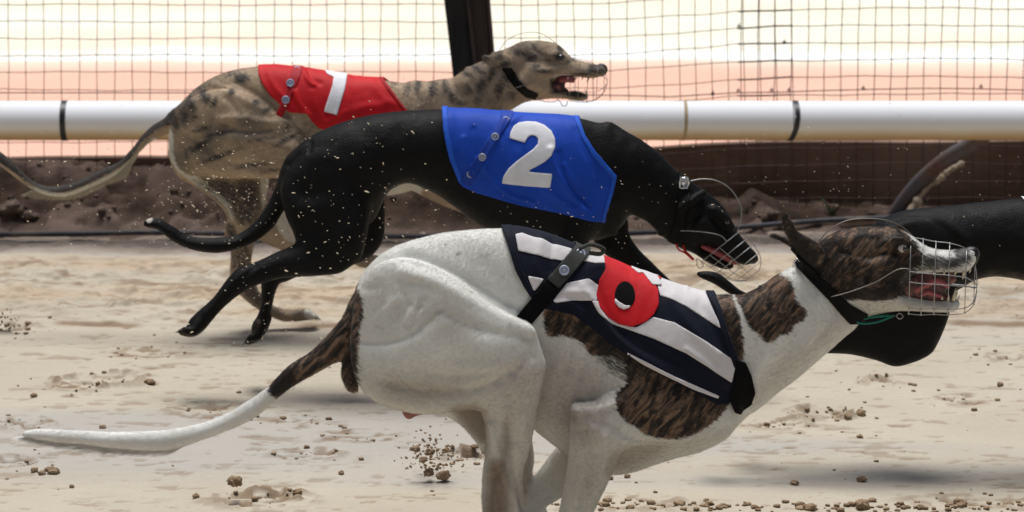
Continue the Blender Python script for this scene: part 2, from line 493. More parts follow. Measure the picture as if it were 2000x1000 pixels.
# footprints and torn patches (picture px on the ground, size m, depth m)
prints = [(205, 742, .085, .06, .03), (150, 752, .06, .05, .012), (402, 803, .08, .07, .014), (600, 888, .06, .05, .018), (575, 822, .05, .04, .012), (500, 975, .09, .055, .02), (540, 968, .05, .04, .02),
          (905, 892, .05, .035, .04), (940, 888, .05, .03, .02), (1600, 808, .055, .045, .03), (1640, 806, .03, .035, .03), (1525, 828, .07, .045, .016), (1720, 745, .04, .04, .02), (1880, 782, .05, .05, .014), (30, 900, .05, .04, .02), (20, 640, .06, .05, .02),
          (45, 828, .06, .05, .016), (1965, 700, .04, .04, .016), (1235, 985, .1, .045, .016), (1130, 470, .08, .08, .02), (300, 690, .08, .05, .01), (700, 850, .07, .04, .01), (1890, 980, .1, .04, .012)]
for px, py, a, b, dp in prints:
    c = G(px, py); wx = (GX-c[0]+(n_m-.5)*.05)/a; wy = (GY-c[1]+(n_lo-.5)*.05)/b; q = np.sqrt(wx*wx+wy*wy)
    near = q < 3
    f = np.where(near, np.exp(-(q*1.15)**4), 0); rim = np.where(near, np.exp(-((q-1.15)/.28)**2), 0)
    rag = sstep(.47, .62, fbm(GX*42, GY*62, 101, 3))
    Z += -dp*.55*f*(.25+1.0*rag)+dp*.35*rim*rag
    damp += f*rag*1.3+rim*rag*.5
damp = np.clip(damp, 0, 1)
nx, ny = GX.shape
idx = np.arange(nx*ny).reshape(nx, ny)
Q = np.stack([idx[:-1, :-1], idx[1:, :-1], idx[1:, 1:], idx[:-1, 1:]], -1).reshape(-1, 4)
far = np.clip((np.abs(GX)-3)/2, 0, 1); Z = Z*(1-far)
TX, TY, TZ = GX, GY, Z
def ground_z(x, y):
    i = np.clip(np.searchsorted(gx_, x), 0, nx-1); j = np.clip(np.searchsorted(gy_, y), 0, ny-1); return Z[i, j]
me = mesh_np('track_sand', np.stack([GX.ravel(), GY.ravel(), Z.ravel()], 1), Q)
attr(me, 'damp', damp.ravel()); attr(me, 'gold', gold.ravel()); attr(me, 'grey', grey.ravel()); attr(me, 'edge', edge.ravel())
m = mat('sand', (.6, .5, .4), .9, .2); t = NT(m)
base = t.ramp(t.noise(3.0, detail=6), [(.3, (.44, .385, .305)), (.7, (.50, .445, .36))])
grain = t.noise(420, detail=3, rough=.7)
base = t.mix(t.math('MULTIPLY', t.attr('grey'), .85), base, (.385, .37, .35))
base = t.mix(t.math('MULTIPLY', t.attr('gold'), .6), base, (.46, .34, .215))
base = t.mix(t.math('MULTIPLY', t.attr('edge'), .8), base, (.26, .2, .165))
base = t.mix(t.math('MULTIPLY', t.attr('damp'), .85), base, (.2, .125, .07))
base = t.mix(t.step(grain, .35, .7), t.mix(.1, base, (.12, .09, .06)), t.mix(.12, base, (.75, .68, .56)))
t.color(base); t.bump(t.math('ADD', grain, t.math('MULTIPLY', t.noise(90), 1.5)), .0012, .8)
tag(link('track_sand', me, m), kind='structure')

# ---------------------------------------------------------------- infield beyond the wall
wall_top = W(1000, 283, 9.12)[2]; FZ = .13
y_line, y_line2 = G(0, 119, FZ)[1], G(0, 108, FZ)[1]
fx = axis(-400, -4, 4, 400, .08); fy = axis(9.14, 9.2, 16, 900, .05)
X, Yg = np.meshgrid(fx, fy, indexing='ij'); n0, n1 = X.shape; idx = np.arange(n0*n1).reshape(n0, n1)
Zf = FZ + .03*(fbm(X*.8, Yg*1.5, 5, 3)-.5) + sstep(30, 300, Yg)*2.0
Qf = np.stack([idx[:-1, :-1], idx[1:, :-1], idx[1:, 1:], idx[:-1, 1:]], -1).reshape(-1, 4)
me = mesh_np('infield', np.stack([X.ravel(), Yg.ravel(), Zf.ravel()], 1), Qf)
mL = y_line + .09*(fbm(X*2.2, X*0, 9, 3)-.5)*2
attr(me, 'grass', sstep(-.42, .22, Yg-mL+.25*(fbm(X*1.5, Yg*3, 29, 3)-.5)).ravel()); attr(me, 'line', (sstep(-.06, .06, Yg-mL)*(1-sstep(.16, .45, Yg-mL))*sstep(.3, .5, fbm(X*1.1, Yg*2, 19, 3))).ravel())
m = mat('infield_ground', (.9, .5, .4), .95, .1); t = NT(m)
salmon = t.ramp(t.noise(.8, t.coord((.5, 1.5, 1)), detail=5), [(.3, (.74, .445, .34)), (.7, (.80, .50, .39))])
cream = t.ramp(t.noise(.9, t.coord((.6, 1.6, 1)), detail=5), [(.28, (.84, .69, .56)), (.45, (.83, .77, .62)), (.7, (.85, .82, .71))])
t.color(t.mix(t.attr('line'), t.mix(t.attr('grass'), salmon, cream), (.93, .93, .90))); t.bump(t.noise(60), .004, .6)
tag(link('infield', me, m), kind='structure')

# ---------------------------------------------------------------- retaining wall and earth bank
m_wood = mat('old_timber', (.08, .05, .035), .9, .2); t = NT(m_wood)
v = t.coord((3.0, 1, 9)); c = t.ramp(t.noise(2.5, v, 6), [(.3, (.11, .066, .046)), (.55, (.15, .092, .065)), (.75, (.19, .12, .088))])
c2 = t.noise(1.3, detail=3); c = t.mix(t.step(c2, .50, .75), c, (.22, .15, .11)); t.color(c); t.bump(t.noise(7, v, 6), .004, .7)
wall = empty('retaining_wall', (0, 9.13, 0), 'low dark brown wall of weathered boards behind the wire mesh and white rail', 'wall')
xs_ = [-9.2, -6.8, -4.4, -2.0, .4, 2.2, 4.6, 7.0]
def wtop(x): return float(np.interp(x, [-9, -2, -.5, .3, .62, 3, 9], [W(100, 311, 9.1)[2], W(100, 311, 9.1)[2], W(600, 306, 9.1)[2], W(1200, 296, 9.1)[2], W(1430, 279, 9.1)[2], W(1900, 273, 9.1)[2], W(1900, 273, 9.1)[2]]))
for i in range(len(xs_)-1):
    x0, x1 = xs_[i]+.0006, xs_[i+1]-.0006; mb = MB()
    for j in range(1):
        V = []
        for x in np.linspace(x0, x1, 12):
            h = wtop(x); zb, zt = (-.12, h+.002*math.sin(x*9))
            dy = .004*j
            V += [(x, 9.10+dy, zb), (x, 9.14, zb), (x, 9.14, zt), (x, 9.10+dy, zt)]
        F = []
        for k in range(11):
            for a, b in ((0, 1), (1, 2), (2, 3), (3, 0)): F.append((k*4+a, k*4+b, k*4+4+b, k*4+4+a))
        F += [(3, 2, 1, 0), tuple(44+q for q in (0, 1, 2, 3))]
        mb.add(V, F)
    mb.V = [(v[0], v[1]-9.13, v[2]) for v in mb.V]
    mb.build('board', m_wood, wall, smooth=False)
# bank of earth against the wall, high on the left and a low spill on the right
bx = np.arange(-4.2, 4.2, .009); by = np.linspace(8.72, 9.115, 52)
X, Yg = np.meshgrid(bx, by, indexing='ij'); idx = np.arange(X.size).reshape(X.shape)
u = (Yg-8.72)/.395
hgt = np.interp(X, [-4.2, -1.5, -.6, -.2, .1, .5, .66, .71, .78, .95, 1.2, 4.2], [.15, .15, .135, .13, .11, .07, .05, .085, .05, .035, .03, .03])
rock = fbm(X*11, Yg*14, 201, 4); rk = sstep(.48, .62, rock)*(.5+.5*vnoise(X*6, Yg*6, 205))
Zb = hgt*sstep(.12, .98, u)**.8 + (.030*rk+.018*(fbm(X*40, Yg*40, 207, 3)-.5)+.03*(fbm(X*5, Yg*7, 211, 3)-.5))*sstep(0, .25, u)*np.clip(hgt/.1, .35, 1)-.012*(1-sstep(0, .2, u))
Zb = np.minimum(Zb, np.vectorize(wtop)(X)-.004+.5*(u < .9))
me = mesh_np('earth_bank', np.stack([X.ravel(), Yg.ravel(), Zb.ravel()], 1), np.stack([idx[:-1, :-1], idx[1:, :-1], idx[1:, 1:], idx[:-1, 1:]], -1).reshape(-1, 4))
attr(me, 'rock', (rk*(1-sstep(.75, .95, u)*.6)).ravel()); attr(me, 'low', (1-sstep(.1, .45, u)).ravel())
m = mat('earth', (.08, .05, .035), .95, .1); t = NT(m)
c = t.ramp(t.noise(14, detail=6), [(.3, (.028, .017, .012)), (.6, (.07, .046, .034)), (.8, (.11, .075, .058))])
c = t.mix(t.math('MULTIPLY', t.attr('rock'), .75), c, (.14, .098, .08)); c = t.mix(t.math('MULTIPLY', t.attr('low'), .6), c, (.20, .15, .125))
t.color(c); t.bump(t.noise(120), .003, .9)
tag(link('earth_bank', me, m), kind='structure')
# loose stones on the bank
rng = random.Random(7)
m_rock = mat('rock', (.17, .12, .1), .9, .2); t = NT(m_rock); t.color(t.ramp(t.noise(30, detail=5), [(.3, (.07, .045, .035)), (.7, (.17, .125, .10))])); t.bump(t.noise(110), .002, .9)
def lump(r, seed, sq=(1, 1, .75), sub=3, rough=.35):
    import bmesh
    bm = bmesh.new(); bmesh.ops.create_icosphere(bm, subdivisions=sub, radius=1)
    V = np.array([v.co for v in bm.verts]); F = [[v.index for v in f.verts] for f in bm.faces]; bm.free()
    n = fbm(V[:, 0]*1.6+seed*3.1+50, V[:, 1]*1.6+50, seed, 3, V[:, 2]*1.6+50)
    n2 = fbm(V[:, 0]*5+seed+50, V[:, 1]*5+50, seed+5, 2, V[:, 2]*5+50)
    V = V*(1+rough*2*(n-.5)+rough*.6*(n2-.5))[:, None]*np.array(sq)*r
    return V, F
def lump_obj(name, c, r, seed, mt, **k):
    V, F = lump(r, seed, rough=.55, sq=(1.15, .95, .72), sub=4); me = bpy.data.meshes.new(name); me.from_pydata(V.tolist(), [], F); me.polygons.foreach_set('use_smooth', np.ones(len(F), bool)); me.update()
    o = link(name, me, mt, None, c); o.rotation_euler = (0, 0, seed); return o
stones = [(28, 414, .034, 'pale angular stone on the dirt bank at the far left edge'), (62, 425, .022, 'small brown stone on the dirt bank just right of the pale stone'),
          (1495, 425, .03, 'pinkish brown lump of earth by the dark pipe right of the black muzzled head')]
for i, (px, py, r, lab) in enumerate(stones):
    yy = 8.9; p = W(px, py, yy)
    i0 = int(np.clip((p[0]+4.2)/.009, 0, len(bx)-1)); zz = Zb[i0, :]; j = np.argmin(np.abs([W(px, py, y_)[2]-z_ for y_, z_ in zip(by, zz)]))
    tag(lump_obj('stone', (p[0], by[j], zz[j]+r*.2), r, i+3, m_rock), lab, 'stone')
mb = MB()
for i in range(160):
    x = rng.uniform(-1.6, 1.9); j = rng.randrange(4, 44); i0 = int((x+4.2)/.009)
    if hgt[i0, 0] < .06 and rng.random() < .6: continue
    r = rng.uniform(.003, .011)*(1 if rng.random() < .85 else 1.6); V, F = lump(r, i % 23, sub=1)
    mb.add([(v[0]+x, v[1]+by[j], v[2]+Zb[i0, j]+r*.3) for v in V], F)
tag(mb.build('bank_pebbles', m_rock), 'small loose pebbles and crumbs of earth scattered over the dirt bank', 'pebbles', kind='stuff')
# weeds
m_leaf = mat('weed_leaf', (.045, .07, .025), .6, .3)
def weed(px, py, Yw, n, hh, lab):
    c = W(px, py, Yw); mb = MB(); r_ = random.Random(px)
    for i in range(n):
        a = r_.uniform(0, 6.28); l = hh*r_.uniform(.5, 1); d = Vector((math.cos(a)*.55, math.sin(a)*.3, 1)).normalized(); b = Vector((r_.uniform(-.015, .015), r_.uniform(-.01, .01), 0))
        P = [b+d*l*k/4+Vector((math.cos(a), math.sin(a), 0))*(k/4)**2*l*.3 for k in range(5)]
        mb.tube(P, [.0012, .0022, .0026, .0018, .0004], 4, flat=.3)
    o = mb.build('weed', m_leaf); o.location = c; tag(o, lab, 'weed', 'weeds at the foot of the wall')
weed(283, 418, 8.93, 26, .03, 'tiny green weed on the dirt bank above the tip of the black tail')
weed(1452, 428, 8.93, 12, .05, 'green weed before the board wall beside the black dog wire loop')
weed(1625, 425, 8.96, 12, .07, 'taller green weed between the pinkish earth lump and the curved rusty stanchion')

# ---------------------------------------------------------------- dark water pipe along the track edge
mb = MB()
P = []
for px, py in [(-1800, 470), (-900, 466), (-300, 462), (0, 460), (150, 459), (300, 456), (450, 459), (650, 463), (850, 464), (1050, 462), (1250, 458), (1420, 452), (1520, 446), (1620, 440), (1720, 436), (1900, 431), (2200, 428), (3000, 430), (4200, 436)]:
    q = G(px, py, .014); P.append((q[0], q[1], .017+.012*min(1, max(0, (px-1200)/400))))
mb.tube(cr(P, 6), .0075, 10)
m_hose = mat('hose', (.045, .05, .065), .5, .5); t = NT(m_hose); t.color(t.mix(t.step(t.noise(18, detail=5), .5, .75), (.04, .045, .06), (.16, .13, .11)))
tag(mb.build('water_pipe', m_hose), 'thin dark blue grey pipe lying along the foot of the dirt bank', 'pipe')

# ---------------------------------------------------------------- running rail
RY = 8.72; zt, zb_ = W(1000, 197, RY)[2], W(1000, 274, RY)[2]; RZ, RR = (zt+zb_)/2, (zt-zb_)/2*.985
m_rail = mat('white_plastic', (.8, .8, .8), .6, .18); t = NT(m_rail)
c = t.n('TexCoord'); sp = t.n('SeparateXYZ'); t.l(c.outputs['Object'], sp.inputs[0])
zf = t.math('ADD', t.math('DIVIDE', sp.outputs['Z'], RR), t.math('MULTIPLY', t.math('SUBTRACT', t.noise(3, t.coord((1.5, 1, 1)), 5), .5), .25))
stain_and_shade = t.ramp(t.math('MULTIPLY_ADD', zf, .5, .5), [(.0, (.48, .32, .15)), (.16, (.58, .43, .25)), (.28, (.72, .64, .50)), (.38, (.84, .83, .80)), (.55, (.84, .86, .90))])  # tan stain and underside shade, cool top light, painted as one ramp
sp2 = t.step(t.noise(26, t.coord((.6, 1, 1)), 6), .66, .78); t.color(t.mix(t.math('MULTIPLY', sp2, .35), stain_and_shade, (.35, .27, .18)))
m_band = mat('black_joint', (.01, .012, .016), .45, .5); m_stain = mat('stained_joint', (.4, .3, .17), .7, .3)
rail = empty('running_rail', (0, RY, RZ), 'long white plastic rail with tan stained, shade-painted underside, black joint bands and curved rusty stanchion', 'rail')
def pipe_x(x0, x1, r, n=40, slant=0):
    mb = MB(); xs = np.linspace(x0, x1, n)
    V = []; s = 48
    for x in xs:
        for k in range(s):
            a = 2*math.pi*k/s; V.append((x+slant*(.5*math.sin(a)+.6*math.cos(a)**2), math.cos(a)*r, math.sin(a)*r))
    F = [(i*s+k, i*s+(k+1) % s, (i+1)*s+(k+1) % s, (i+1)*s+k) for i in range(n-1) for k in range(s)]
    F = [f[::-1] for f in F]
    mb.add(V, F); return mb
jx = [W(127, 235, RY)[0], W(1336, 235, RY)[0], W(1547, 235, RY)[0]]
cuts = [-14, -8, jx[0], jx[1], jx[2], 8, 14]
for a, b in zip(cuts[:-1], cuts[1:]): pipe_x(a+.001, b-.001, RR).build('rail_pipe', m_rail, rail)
pipe_x(jx[0]-.008, jx[0]+.008, RR+.0015, 4).build('joint_band', m_band, rail)
pipe_x(jx[2]-.0075, jx[2]+.0075, RR+.0015, 4, .016).build('joint_band', m_band, rail)
pipe_x(jx[1]-.004, jx[1]+.004, RR+.001, 4, .006).build('joint_band', m_stain, rail)
rail.children[-1]['label'] = 'thin tan stained joint'
m_rust = mat('rusty_steel', (.15, .09, .08), .75, .4); t = NT(m_rust)
c = t.ramp(t.noise(9, detail=6), [(.35, (.10, .105, .13)), (.5, (.13, .10, .10)), (.62, (.15, .07, .05))]); c = t.mix(t.step(t.noise(30, detail=4), .6, .75), c, (.06, .035, .03)); t.color(c); t.bump(t.noise(70), .001, .6)
m_crust = mat('sand_crust', (.42, .34, .25), .95, .1); t = NT(m_crust); t.color(t.ramp(t.noise(40), [(.35, (.25, .19, .14)), (.65, (.5, .42, .32))])); t.bump(t.noise(120), .003, 1)
def stanchion(dx):
    P = [(1925, 262), (1895, 283), (1860, 302), (1825, 328), (1793, 358), (1765, 392), (1745, 425), (1738, 448)]
    Ys = [8.76, 8.80, 8.84, 8.88, 8.92, 8.95, 8.97, 8.98]
    V = [W(p[0], p[1], y)-np.array([-dx, RY, RZ]) for p, y in zip(P, Ys)]
    mb = MB(); mb.tube(cr(V, 6), .0215, 16); mb.build('stanchion', m_rust, rail)
    P = [(1878, 318), (1850, 333), (1832, 349), (1803, 371), (1786, 395), (1773, 415), (1762, 435)]
    V = [W(p[0]+6, p[1]-1, 8.9)-np.array([-dx, RY, RZ]) for p in P]; V = cr(V, 8); mb = MB()
    rr = [.0055+.006*vnoise(i*.7, 0, 5)+(.005 if i > 30 else 0) for i in range(len(V))]; rr[0] = .001; mb.tube(V, rr, 10); mb.build('sand_crust', m_crust, rail)
for dx in (0, -3.1, 3.1): stanchion(dx)

# ---------------------------------------------------------------- wire mesh fence
FY = 9.03
m_wire = mat('rusty_wire', (.065, .03, .024), .7, .4)
m_wired = mat('dark_wire', (.035, .03, .028), .7, .4)
fence = empty('wire_mesh_fence', (0, FY, 0), 'rusty square wire mesh fence standing between the white rail and the bright infield', 'fence')
def sag(px): return float(np.interp(px, [-3000, 1000, 1200, 1300, 1380, 1440, 1520, 1700, 1850, 2000, 3500], [0, 0, -3, -10, -15, -21, -24, -27, -28, -26, -26]))
def wire(mb, pts, r): mb.tube([W(x, y, yy)-np.array([0, FY, 0]) for x, y, yy in pts], r, 5, cap=False)
rows = [42-33*k for k in range(24, 0, -1)]+[42, 75, 108, 141, 175, 209, 243, 277, 310, 343, 376, 409]
def hrow(mb, y, x0, x1, dy=0, r=.0011, yo=0):
    xs = np.arange(x0, x1+1, 35.0)
    wire(mb, [(x, y+sag(x)*(1-.1*(y > 280))+dy+1.2*math.sin(x*.011+y)+.8*math.sin(x*.045+y*2), FY+yo+.004*math.sin(x*.013)) for x in xs], r)
def vwire(mb, x, slant, r=.0010, yo=0, y0=-770):
    wire(mb, [(x+slant*(y-200)/200*(1 if y < 200 else .3)+.9*math.sin(y*.03+x), y, FY+yo+.004*math.sin(x*.013)) for y in range(y0, 445, 60)], r)
rg = random.Random(4)
mb = MB()
for y in rows: hrow(mb, y, -2900, 1545, 0, .00125 if y < 280 else .0016)
x = -2890.0
while x < 1560:
    if not (870 < x < 958): vwire(mb, x, rg.uniform(-.5, .5)+(3 if x > 1000 else 0), .0012 if x < 1430 else .0013)
    x += 34.6 if x < 1290 else 31.5
mb.build('mesh_panel', m_wire, fence)
mb = MB()
for y in rows: hrow(mb, y, 1440, 4900, 1.5, .0014 if y < 280 else .0018, -.006)
x = 1447.0
while x < 4900:
    vwire(mb, x, -5*min(1, (x-1400)/300)+rg.uniform(-.6, .6), .00135, -.006); x += 32.4
mb.build('mesh_panel', m_wire, fence)
mb = MB()     # straining wire and doubled wires of the overlap
xs = [-2900, -800, 0, 300, 650, 1000, 1240, 1310, 1370, 1440, 1520, 1600, 1700, 1800, 1900, 2000, 2600, 4900]; ys = [181, 181, 181, 181, 181, 183, 187, 189, 185, 181, 180, 177, 174.5, 172.5, 173, 176, 178, 178]
wire(mb, [(a, b, FY-.009) for a, b in zip(xs, ys)], .0017)
for y in (42, 75, 108, 175): hrow(mb, y, 1443, 1552, .5, .0015, -.007)
mb.build('straining_wire', m_wired, fence)
for px, py in [(1392, 183), (1442, 178), (1507, 177), (1541, 177), (1686, 173), (1916, 170), (1443, 52), (1532, 83)]:
    mb = MB(); c = W(px, py, FY-.012)-np.array([0, FY, 0])
    mb.tube([c+np.array([.004*math.cos(a), .004*math.sin(a)*.7, .004*math.sin(a*1.0)]) for a in np.linspace(0, 9, 14)], .0016, 5)
    mb.tube([c, c+np.array([.001, 0, .012])], [.0016, .0006], 5); mb.build('wire_tie', m_wired, fence)

# fence post, leaning slightly
m_post = mat('dark_post', (.012, .011, .012), .8, .3); t = NT(m_post); t.color(t.ramp(t.noise(14, t.coord((3, 3, .4)), 5), [(.35, (.006, .006, .007)), (.7, (.022, .019, .018))])); t.bump(t.noise(30, t.coord((3, 3, .3))), .002, .5)
m_ang = mat('brown_steel', (.05, .028, .022), .65, .4); t = NT(m_ang); t.color(t.ramp(t.noise(8, t.coord((2, 2, .5)), 5), [(.35, (.02, .012, .011)), (.7, (.055, .032, .027))]))
PY = 8.955
post = empty('fence_post', (W(930, 420, PY)[0], PY, 0), 'thick dark fence post with brown steel edge leaning behind the brindle dog head', 'post')
def slab(pts, y0, y1, name, mt):
    mb = MB(); V = []
    for (xa, xb, py) in pts:
        a = W(xa, py, PY); b = W(xb, py, PY)
        for (p, yy) in ((a, y0), (b, y0), (b, y1), (a, y1)): V.append((p[0]-post.location.x, yy, p[2]))
    n = len(pts); F = [(k*4+a, k*4+(a+1) % 4, k*4+4+(a+1) % 4, k*4+4+a) for k in range(n-1) for a in range(4)]+[(3, 2, 1, 0), tuple((n-1)*4+q for q in range(4))]
    mb.add(V, F); return mb.build(name, mt, post, smooth=False, bevel=.003)
L_ = lambda py: 868+py*.117; R_ = lambda py: 957+py*.085
ks = [-700, -300, 0, 150, 300, 440]
slab([(L_(p), L_(p)+47, p) for p in ks], -.035, .05, 'timber_post', m_post)
slab([(L_(p)+47.5, R_(p)-7, p) for p in ks], -.02, .03, 'steel_web', m_ang)
slab([(R_(p)-6.5, R_(p), p) for p in ks], -.045, .05, 'steel_flange', m_ang)
slab([(L_(p)+43, L_(p)+50, p) for p in ks], -.052, -.036, 'steel_lip', m_ang)

# ---------------------------------------------------------------- clods, crumbs, flying sand
m_clod = mat('damp_clod', (.2, .13, .08), .95, .1); t = NT(m_clod); t.color(t.ramp(t.noise(60, detail=4), [(.3, (.17, .11, .065)), (.7, (.38, .28, .19))])); t.bump(t.noise(260), .002, .9)
cl = [(104, 918, .012), (82, 920, .007), (67, 914, .008), (92, 913, .006), (292, 748, .011), (66, 774, .008), (1681, 808, .010), (1656, 815, .008), (1683, 939, .010), (1680, 852, .006), (582, 965, .009), (383, 970, .007),
      (1552, 948, .008), (1187, 934, .009), (1225, 931, .006), (1875, 990, .014), (1582, 998, .012), (1685, 994, .014), (666, 925, .006), (1590, 700, .006), (1953, 753, .007), (140, 948, .005), (200, 838, .006), (860, 935, .006)]
cl_lab = ['topmost of the clod row near the lower left edge', 'smallest end clod of the lower left row, second from left', 'leftmost clod of the lower left row', 'low clod in the middle of the lower left row', 'dark clod on the smooth sand right of the upper left footprint', 'single clod near the left edge below the upper left footprint', 'clod beside the long footprint at the right', 'clod just left of the right footprint clod', 'lone clod low on the right sand', 'tiny clod between the footprint and the cracked sand on the right', 'clod at the right end of the torn patch bottom left', 'clod left of the torn patch at the bottom', 'clod low under the white dog chest at the right', 'clod close behind the near foreleg of the white dog', 'tiny clod right of the near foreleg of the white dog', 'large clod in the crumb row at the bottom right corner', 'clod in the crumb row at the bottom, left of the largest', 'clod in the crumb row at the bottom, fifth of the frame from right', 'tiny clod right of the torn patch at the bottom', 'tiny clod under the black haunch at the right', 'small clod near the right edge level with the black knee', 'tiny clod near the row of four at the lower left', 'small clod under the root of the white tail tip', 'small clod in the spray below the white belly']
for i, (px, py, r) in enumerate(cl):
    g = G(px, py); o = lump_obj('sand_clod', (g[0], g[1], ground_z(g[0], g[1])+r*.45), r, i+31, m_clod)
    tag(o, cl_lab[i], 'clod', 'brown clods lying on the sand')
airborne = [(458, 940, .014), (812, 877, .009), (839, 883, .009), (826, 898, .008), (872, 879, .007), (867, 928, .013), (838, 922, .011), (381, 962, .006)]
air_lab = ['largest thrown clod, in the air above the torn patch bottom left', 'leftmost clod in the spray below the white belly', 'clod in the spray, right of the leftmost', 'lower clod in the spray left of the white hind leg', 'rightmost high clod of the spray', 'largest clod of the spray, beside the white hind leg', 'lowest left clod of the spray']
for i, (px, py, r) in enumerate(airborne[:-1]):
    Yc = G(px, 940 if i else 975)[1]; o = lump_obj('flying_clod', W(px, py, Yc), r, i+71, m_clod)
    tag(o, air_lab[i], 'clod', 'clods of sand thrown into the air')
mb = MB()
for i in range(520):
    k = rng.random()
    if k < .28:
        px, py = rng.gauss(0, 1)*0+rng.uniform(980, 2000), 993+rng.gauss(0, 5)
        if px < 1330 and rng.random() < .5: py -= 5
    elif k < .86:
        q = prints[rng.randrange(len(prints))]; px = q[0]+rng.gauss(0, 45); py = q[1]+rng.gauss(0, 9)
    else: px, py = rng.uniform(0, 2000), rng.uniform(560, 1000)
    r = abs(rng.gauss(0, .0022))+.0012
    if k < .28: r = rng.uniform(.002, .006)+(.004 if rng.random() < .12 else 0)
    g = G(px, py); V, F = lump(r, i % 17, sub=2, sq=(1.2, 1, .6), rough=.6); z = ground_z(g[0], g[1])
    mb.add([(v[0]+g[0], v[1]+g[1], v[2]+z+r*.4) for v in V], F)
tag(mb.build('sand_crumbs', m_clod), 'brown crumbs of damp sand strewn over the pale track', 'crumbs', kind='stuff')
m_grain = mat('flying_grain', (.72, .62, .45), .8, .3)
mb = MB(); mb2 = MB()
def grain(mb, p, r, seed):
    V, F = lump(r, seed, sub=1, rough=.5); a = rng.uniform(-.5, 1.3); c, s_ = math.cos(a), math.sin(a); l = rng.uniform(1.0, 1.9) if mb is not mb2 else rng.uniform(.9, 1.2)
    V = [(v[0]*l, v[1], v[2]*(.7 if mb is not mb2 else 1)) for v in V]
    mb.add([(p[0]+v[0]*c+v[2]*s_, p[1]+v[1], p[2]-v[0]*s_+v[2]*c) for v in V], F)
for i in range(1500):
    k = rng.random()
    if k < .52: px, py = rng.gauss(560, 170), rng.gauss(430, 120)
    elif k < .66: px, py = rng.uniform(0, 500), rng.gauss(400, 90)
    elif k < .76: px, py = rng.gauss(1050, 150), rng.gauss(440, 60)
    elif k < .88: px, py = rng.uniform(1200, 2000), rng.gauss(360, 90)
    elif k < .95: px, py = rng.gauss(480, 110), rng.gauss(640, 60)
    else: px, py = rng.uniform(0, 2000), rng.uniform(0, 700)
    Yg_ = rng.uniform(5.9, 7.6) if k < .9 else rng.uniform(6.2, 8)
    w = W(px, py, Yg_)
    if w[2] < .02: continue
    r = min(abs(rng.gauss(0, .0008))+.0006, .0034)
    if px > 900: r *= .75
    grain(mb, w, r, i % 19)
for i in range(150):
    a = rng.gauss(0, 1); px, py = 845+a*26+rng.gauss(0, 14), 915-abs(rng.gauss(0, 36)); w = W(px, py, G(0, 935)[1]+rng.uniform(-.08, .08)); grain(mb2, w, rng.uniform(.0012, .0042), i % 19)
for i in range(40):
    px, py = rng.gauss(12, 14), rng.gauss(628, 14); w = W(px, py, G(0, 650)[1]); grain(mb2, w, rng.uniform(.002, .004), i % 19)
tag(mb.build('flying_sand', m_grain), 'pale grains of sand flying in the air around the running dogs', 'sand', kind='stuff')
tag(mb2.build('kicked_sand', m_clod), 'brown spray of sand kicked up from the track by a paw', 'sand', kind='stuff')

# ================================================================ THE DOGS
# ---------------------------------------------------------------- coats and gear
def coat(name, base_stops, dark=(.012, .010, .009), brown=(.17, .085, .04), white=(.72, .72, .68), rough=.62, spec=.28, stripe_rot=(0, -.75, 0), stripe=(24, 40, 84), bump=.0009, fine=True):
    """base + 'white' patches + 'pat' brindle patches + 'dark' smudges + 'skin_shade' thin pink-grey places and painted-in shade"""
    m = mat(name, (.5, .5, .5), rough, spec); t = NT(m)
    hair = t.noise(1.0, t.coord2((150, 300, 620), .45), 3, .6)
    b = t.ramp(t.noise(9, detail=6), base_stops)
    br = t.noise(1.0, t.coord2(stripe, -.88), 6, .62, .8)
    brc = t.ramp(br, [(.41, dark), (.50, tuple(.65*a+.35*c for a, c in zip(dark, brown))), (.57, tuple(.95*c for c in brown)), (.74, tuple(min(1, 1.6*c) for c in brown))])
    ed = t.math('MULTIPLY', t.math('SUBTRACT', t.noise(1.0, t.coord2((60, 90, 260), .5), 6, .7), .5), 1.7)
    w = t.step(t.math('ADD', t.attr('white'), ed), .26, .76)
    p = t.step(t.math('ADD', t.attr('pat'), ed), .26, .76)
    wc = t.mix(t.step(t.noise(14, detail=5), .5, .8), white, tuple(c*.86 for c in white))
    c = t.mix(w, b, wc); c = t.mix(t.math('MULTIPLY', t.attr('sand_shade'), .8), c, (.50, .44, .33)); c = t.mix(t.math('MULTIPLY', t.attr('skin_shade'), .8), c, (.27, .205, .16)); c = t.mix(p, c, brc)  # beige and grey-brown tints also put shade and sand bounce into the coat
    dk = t.step(t.math('ADD', t.attr('dark'), t.math('MULTIPLY', ed, 1.1)), .12, .95)
    c = t.mix(t.math('MULTIPLY', dk, .93), c, dark)
    c = t.mix(.35, c, t.mix(hair, (0, 0, 0), (1, 1, 1)), 'OVERLAY') if fine else c
    if not fine:
        c = t.mix(t.math('MULTIPLY', t.step(t.noise(13, detail=7, rough=.7), .52, .75), .25), c, (.012, .011, .010)); t.l(t.math('MULTIPLY_ADD', t.noise(40, detail=5), .3, rough-.15), t.b.inputs['Roughness'])
    t.color(c); t.bump(hair, bump, .55, None)
    t.b.inputs['Sheen Weight'].default_value = .12 if fine else 0.0; t.b.inputs['Sheen Roughness'].default_value = .4
    return m
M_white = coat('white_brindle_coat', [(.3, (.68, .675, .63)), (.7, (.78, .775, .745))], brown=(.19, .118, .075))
M_black = coat('black_coat', [(.3, (.0022, .0022, .0026)), (.7, (.0045, .0042, .0042))], dark=(.003, .003, .003), brown=(.05, .03, .015), white=(.5, .46, .4), rough=.52, spec=.15, bump=.003, fine=False)
M_fawn = coat('fawn_brindle_coat', [(.26, (.07, .062, .055)), (.37, (.22, .17, .125)), (.5, (.40, .295, .20)), (.72, (.52, .40, .28))], dark=(.03, .029, .03), brown=(.24, .165, .11), white=(.62, .58, .50), rough=.7, stripe_rot=(0, .5, 0))
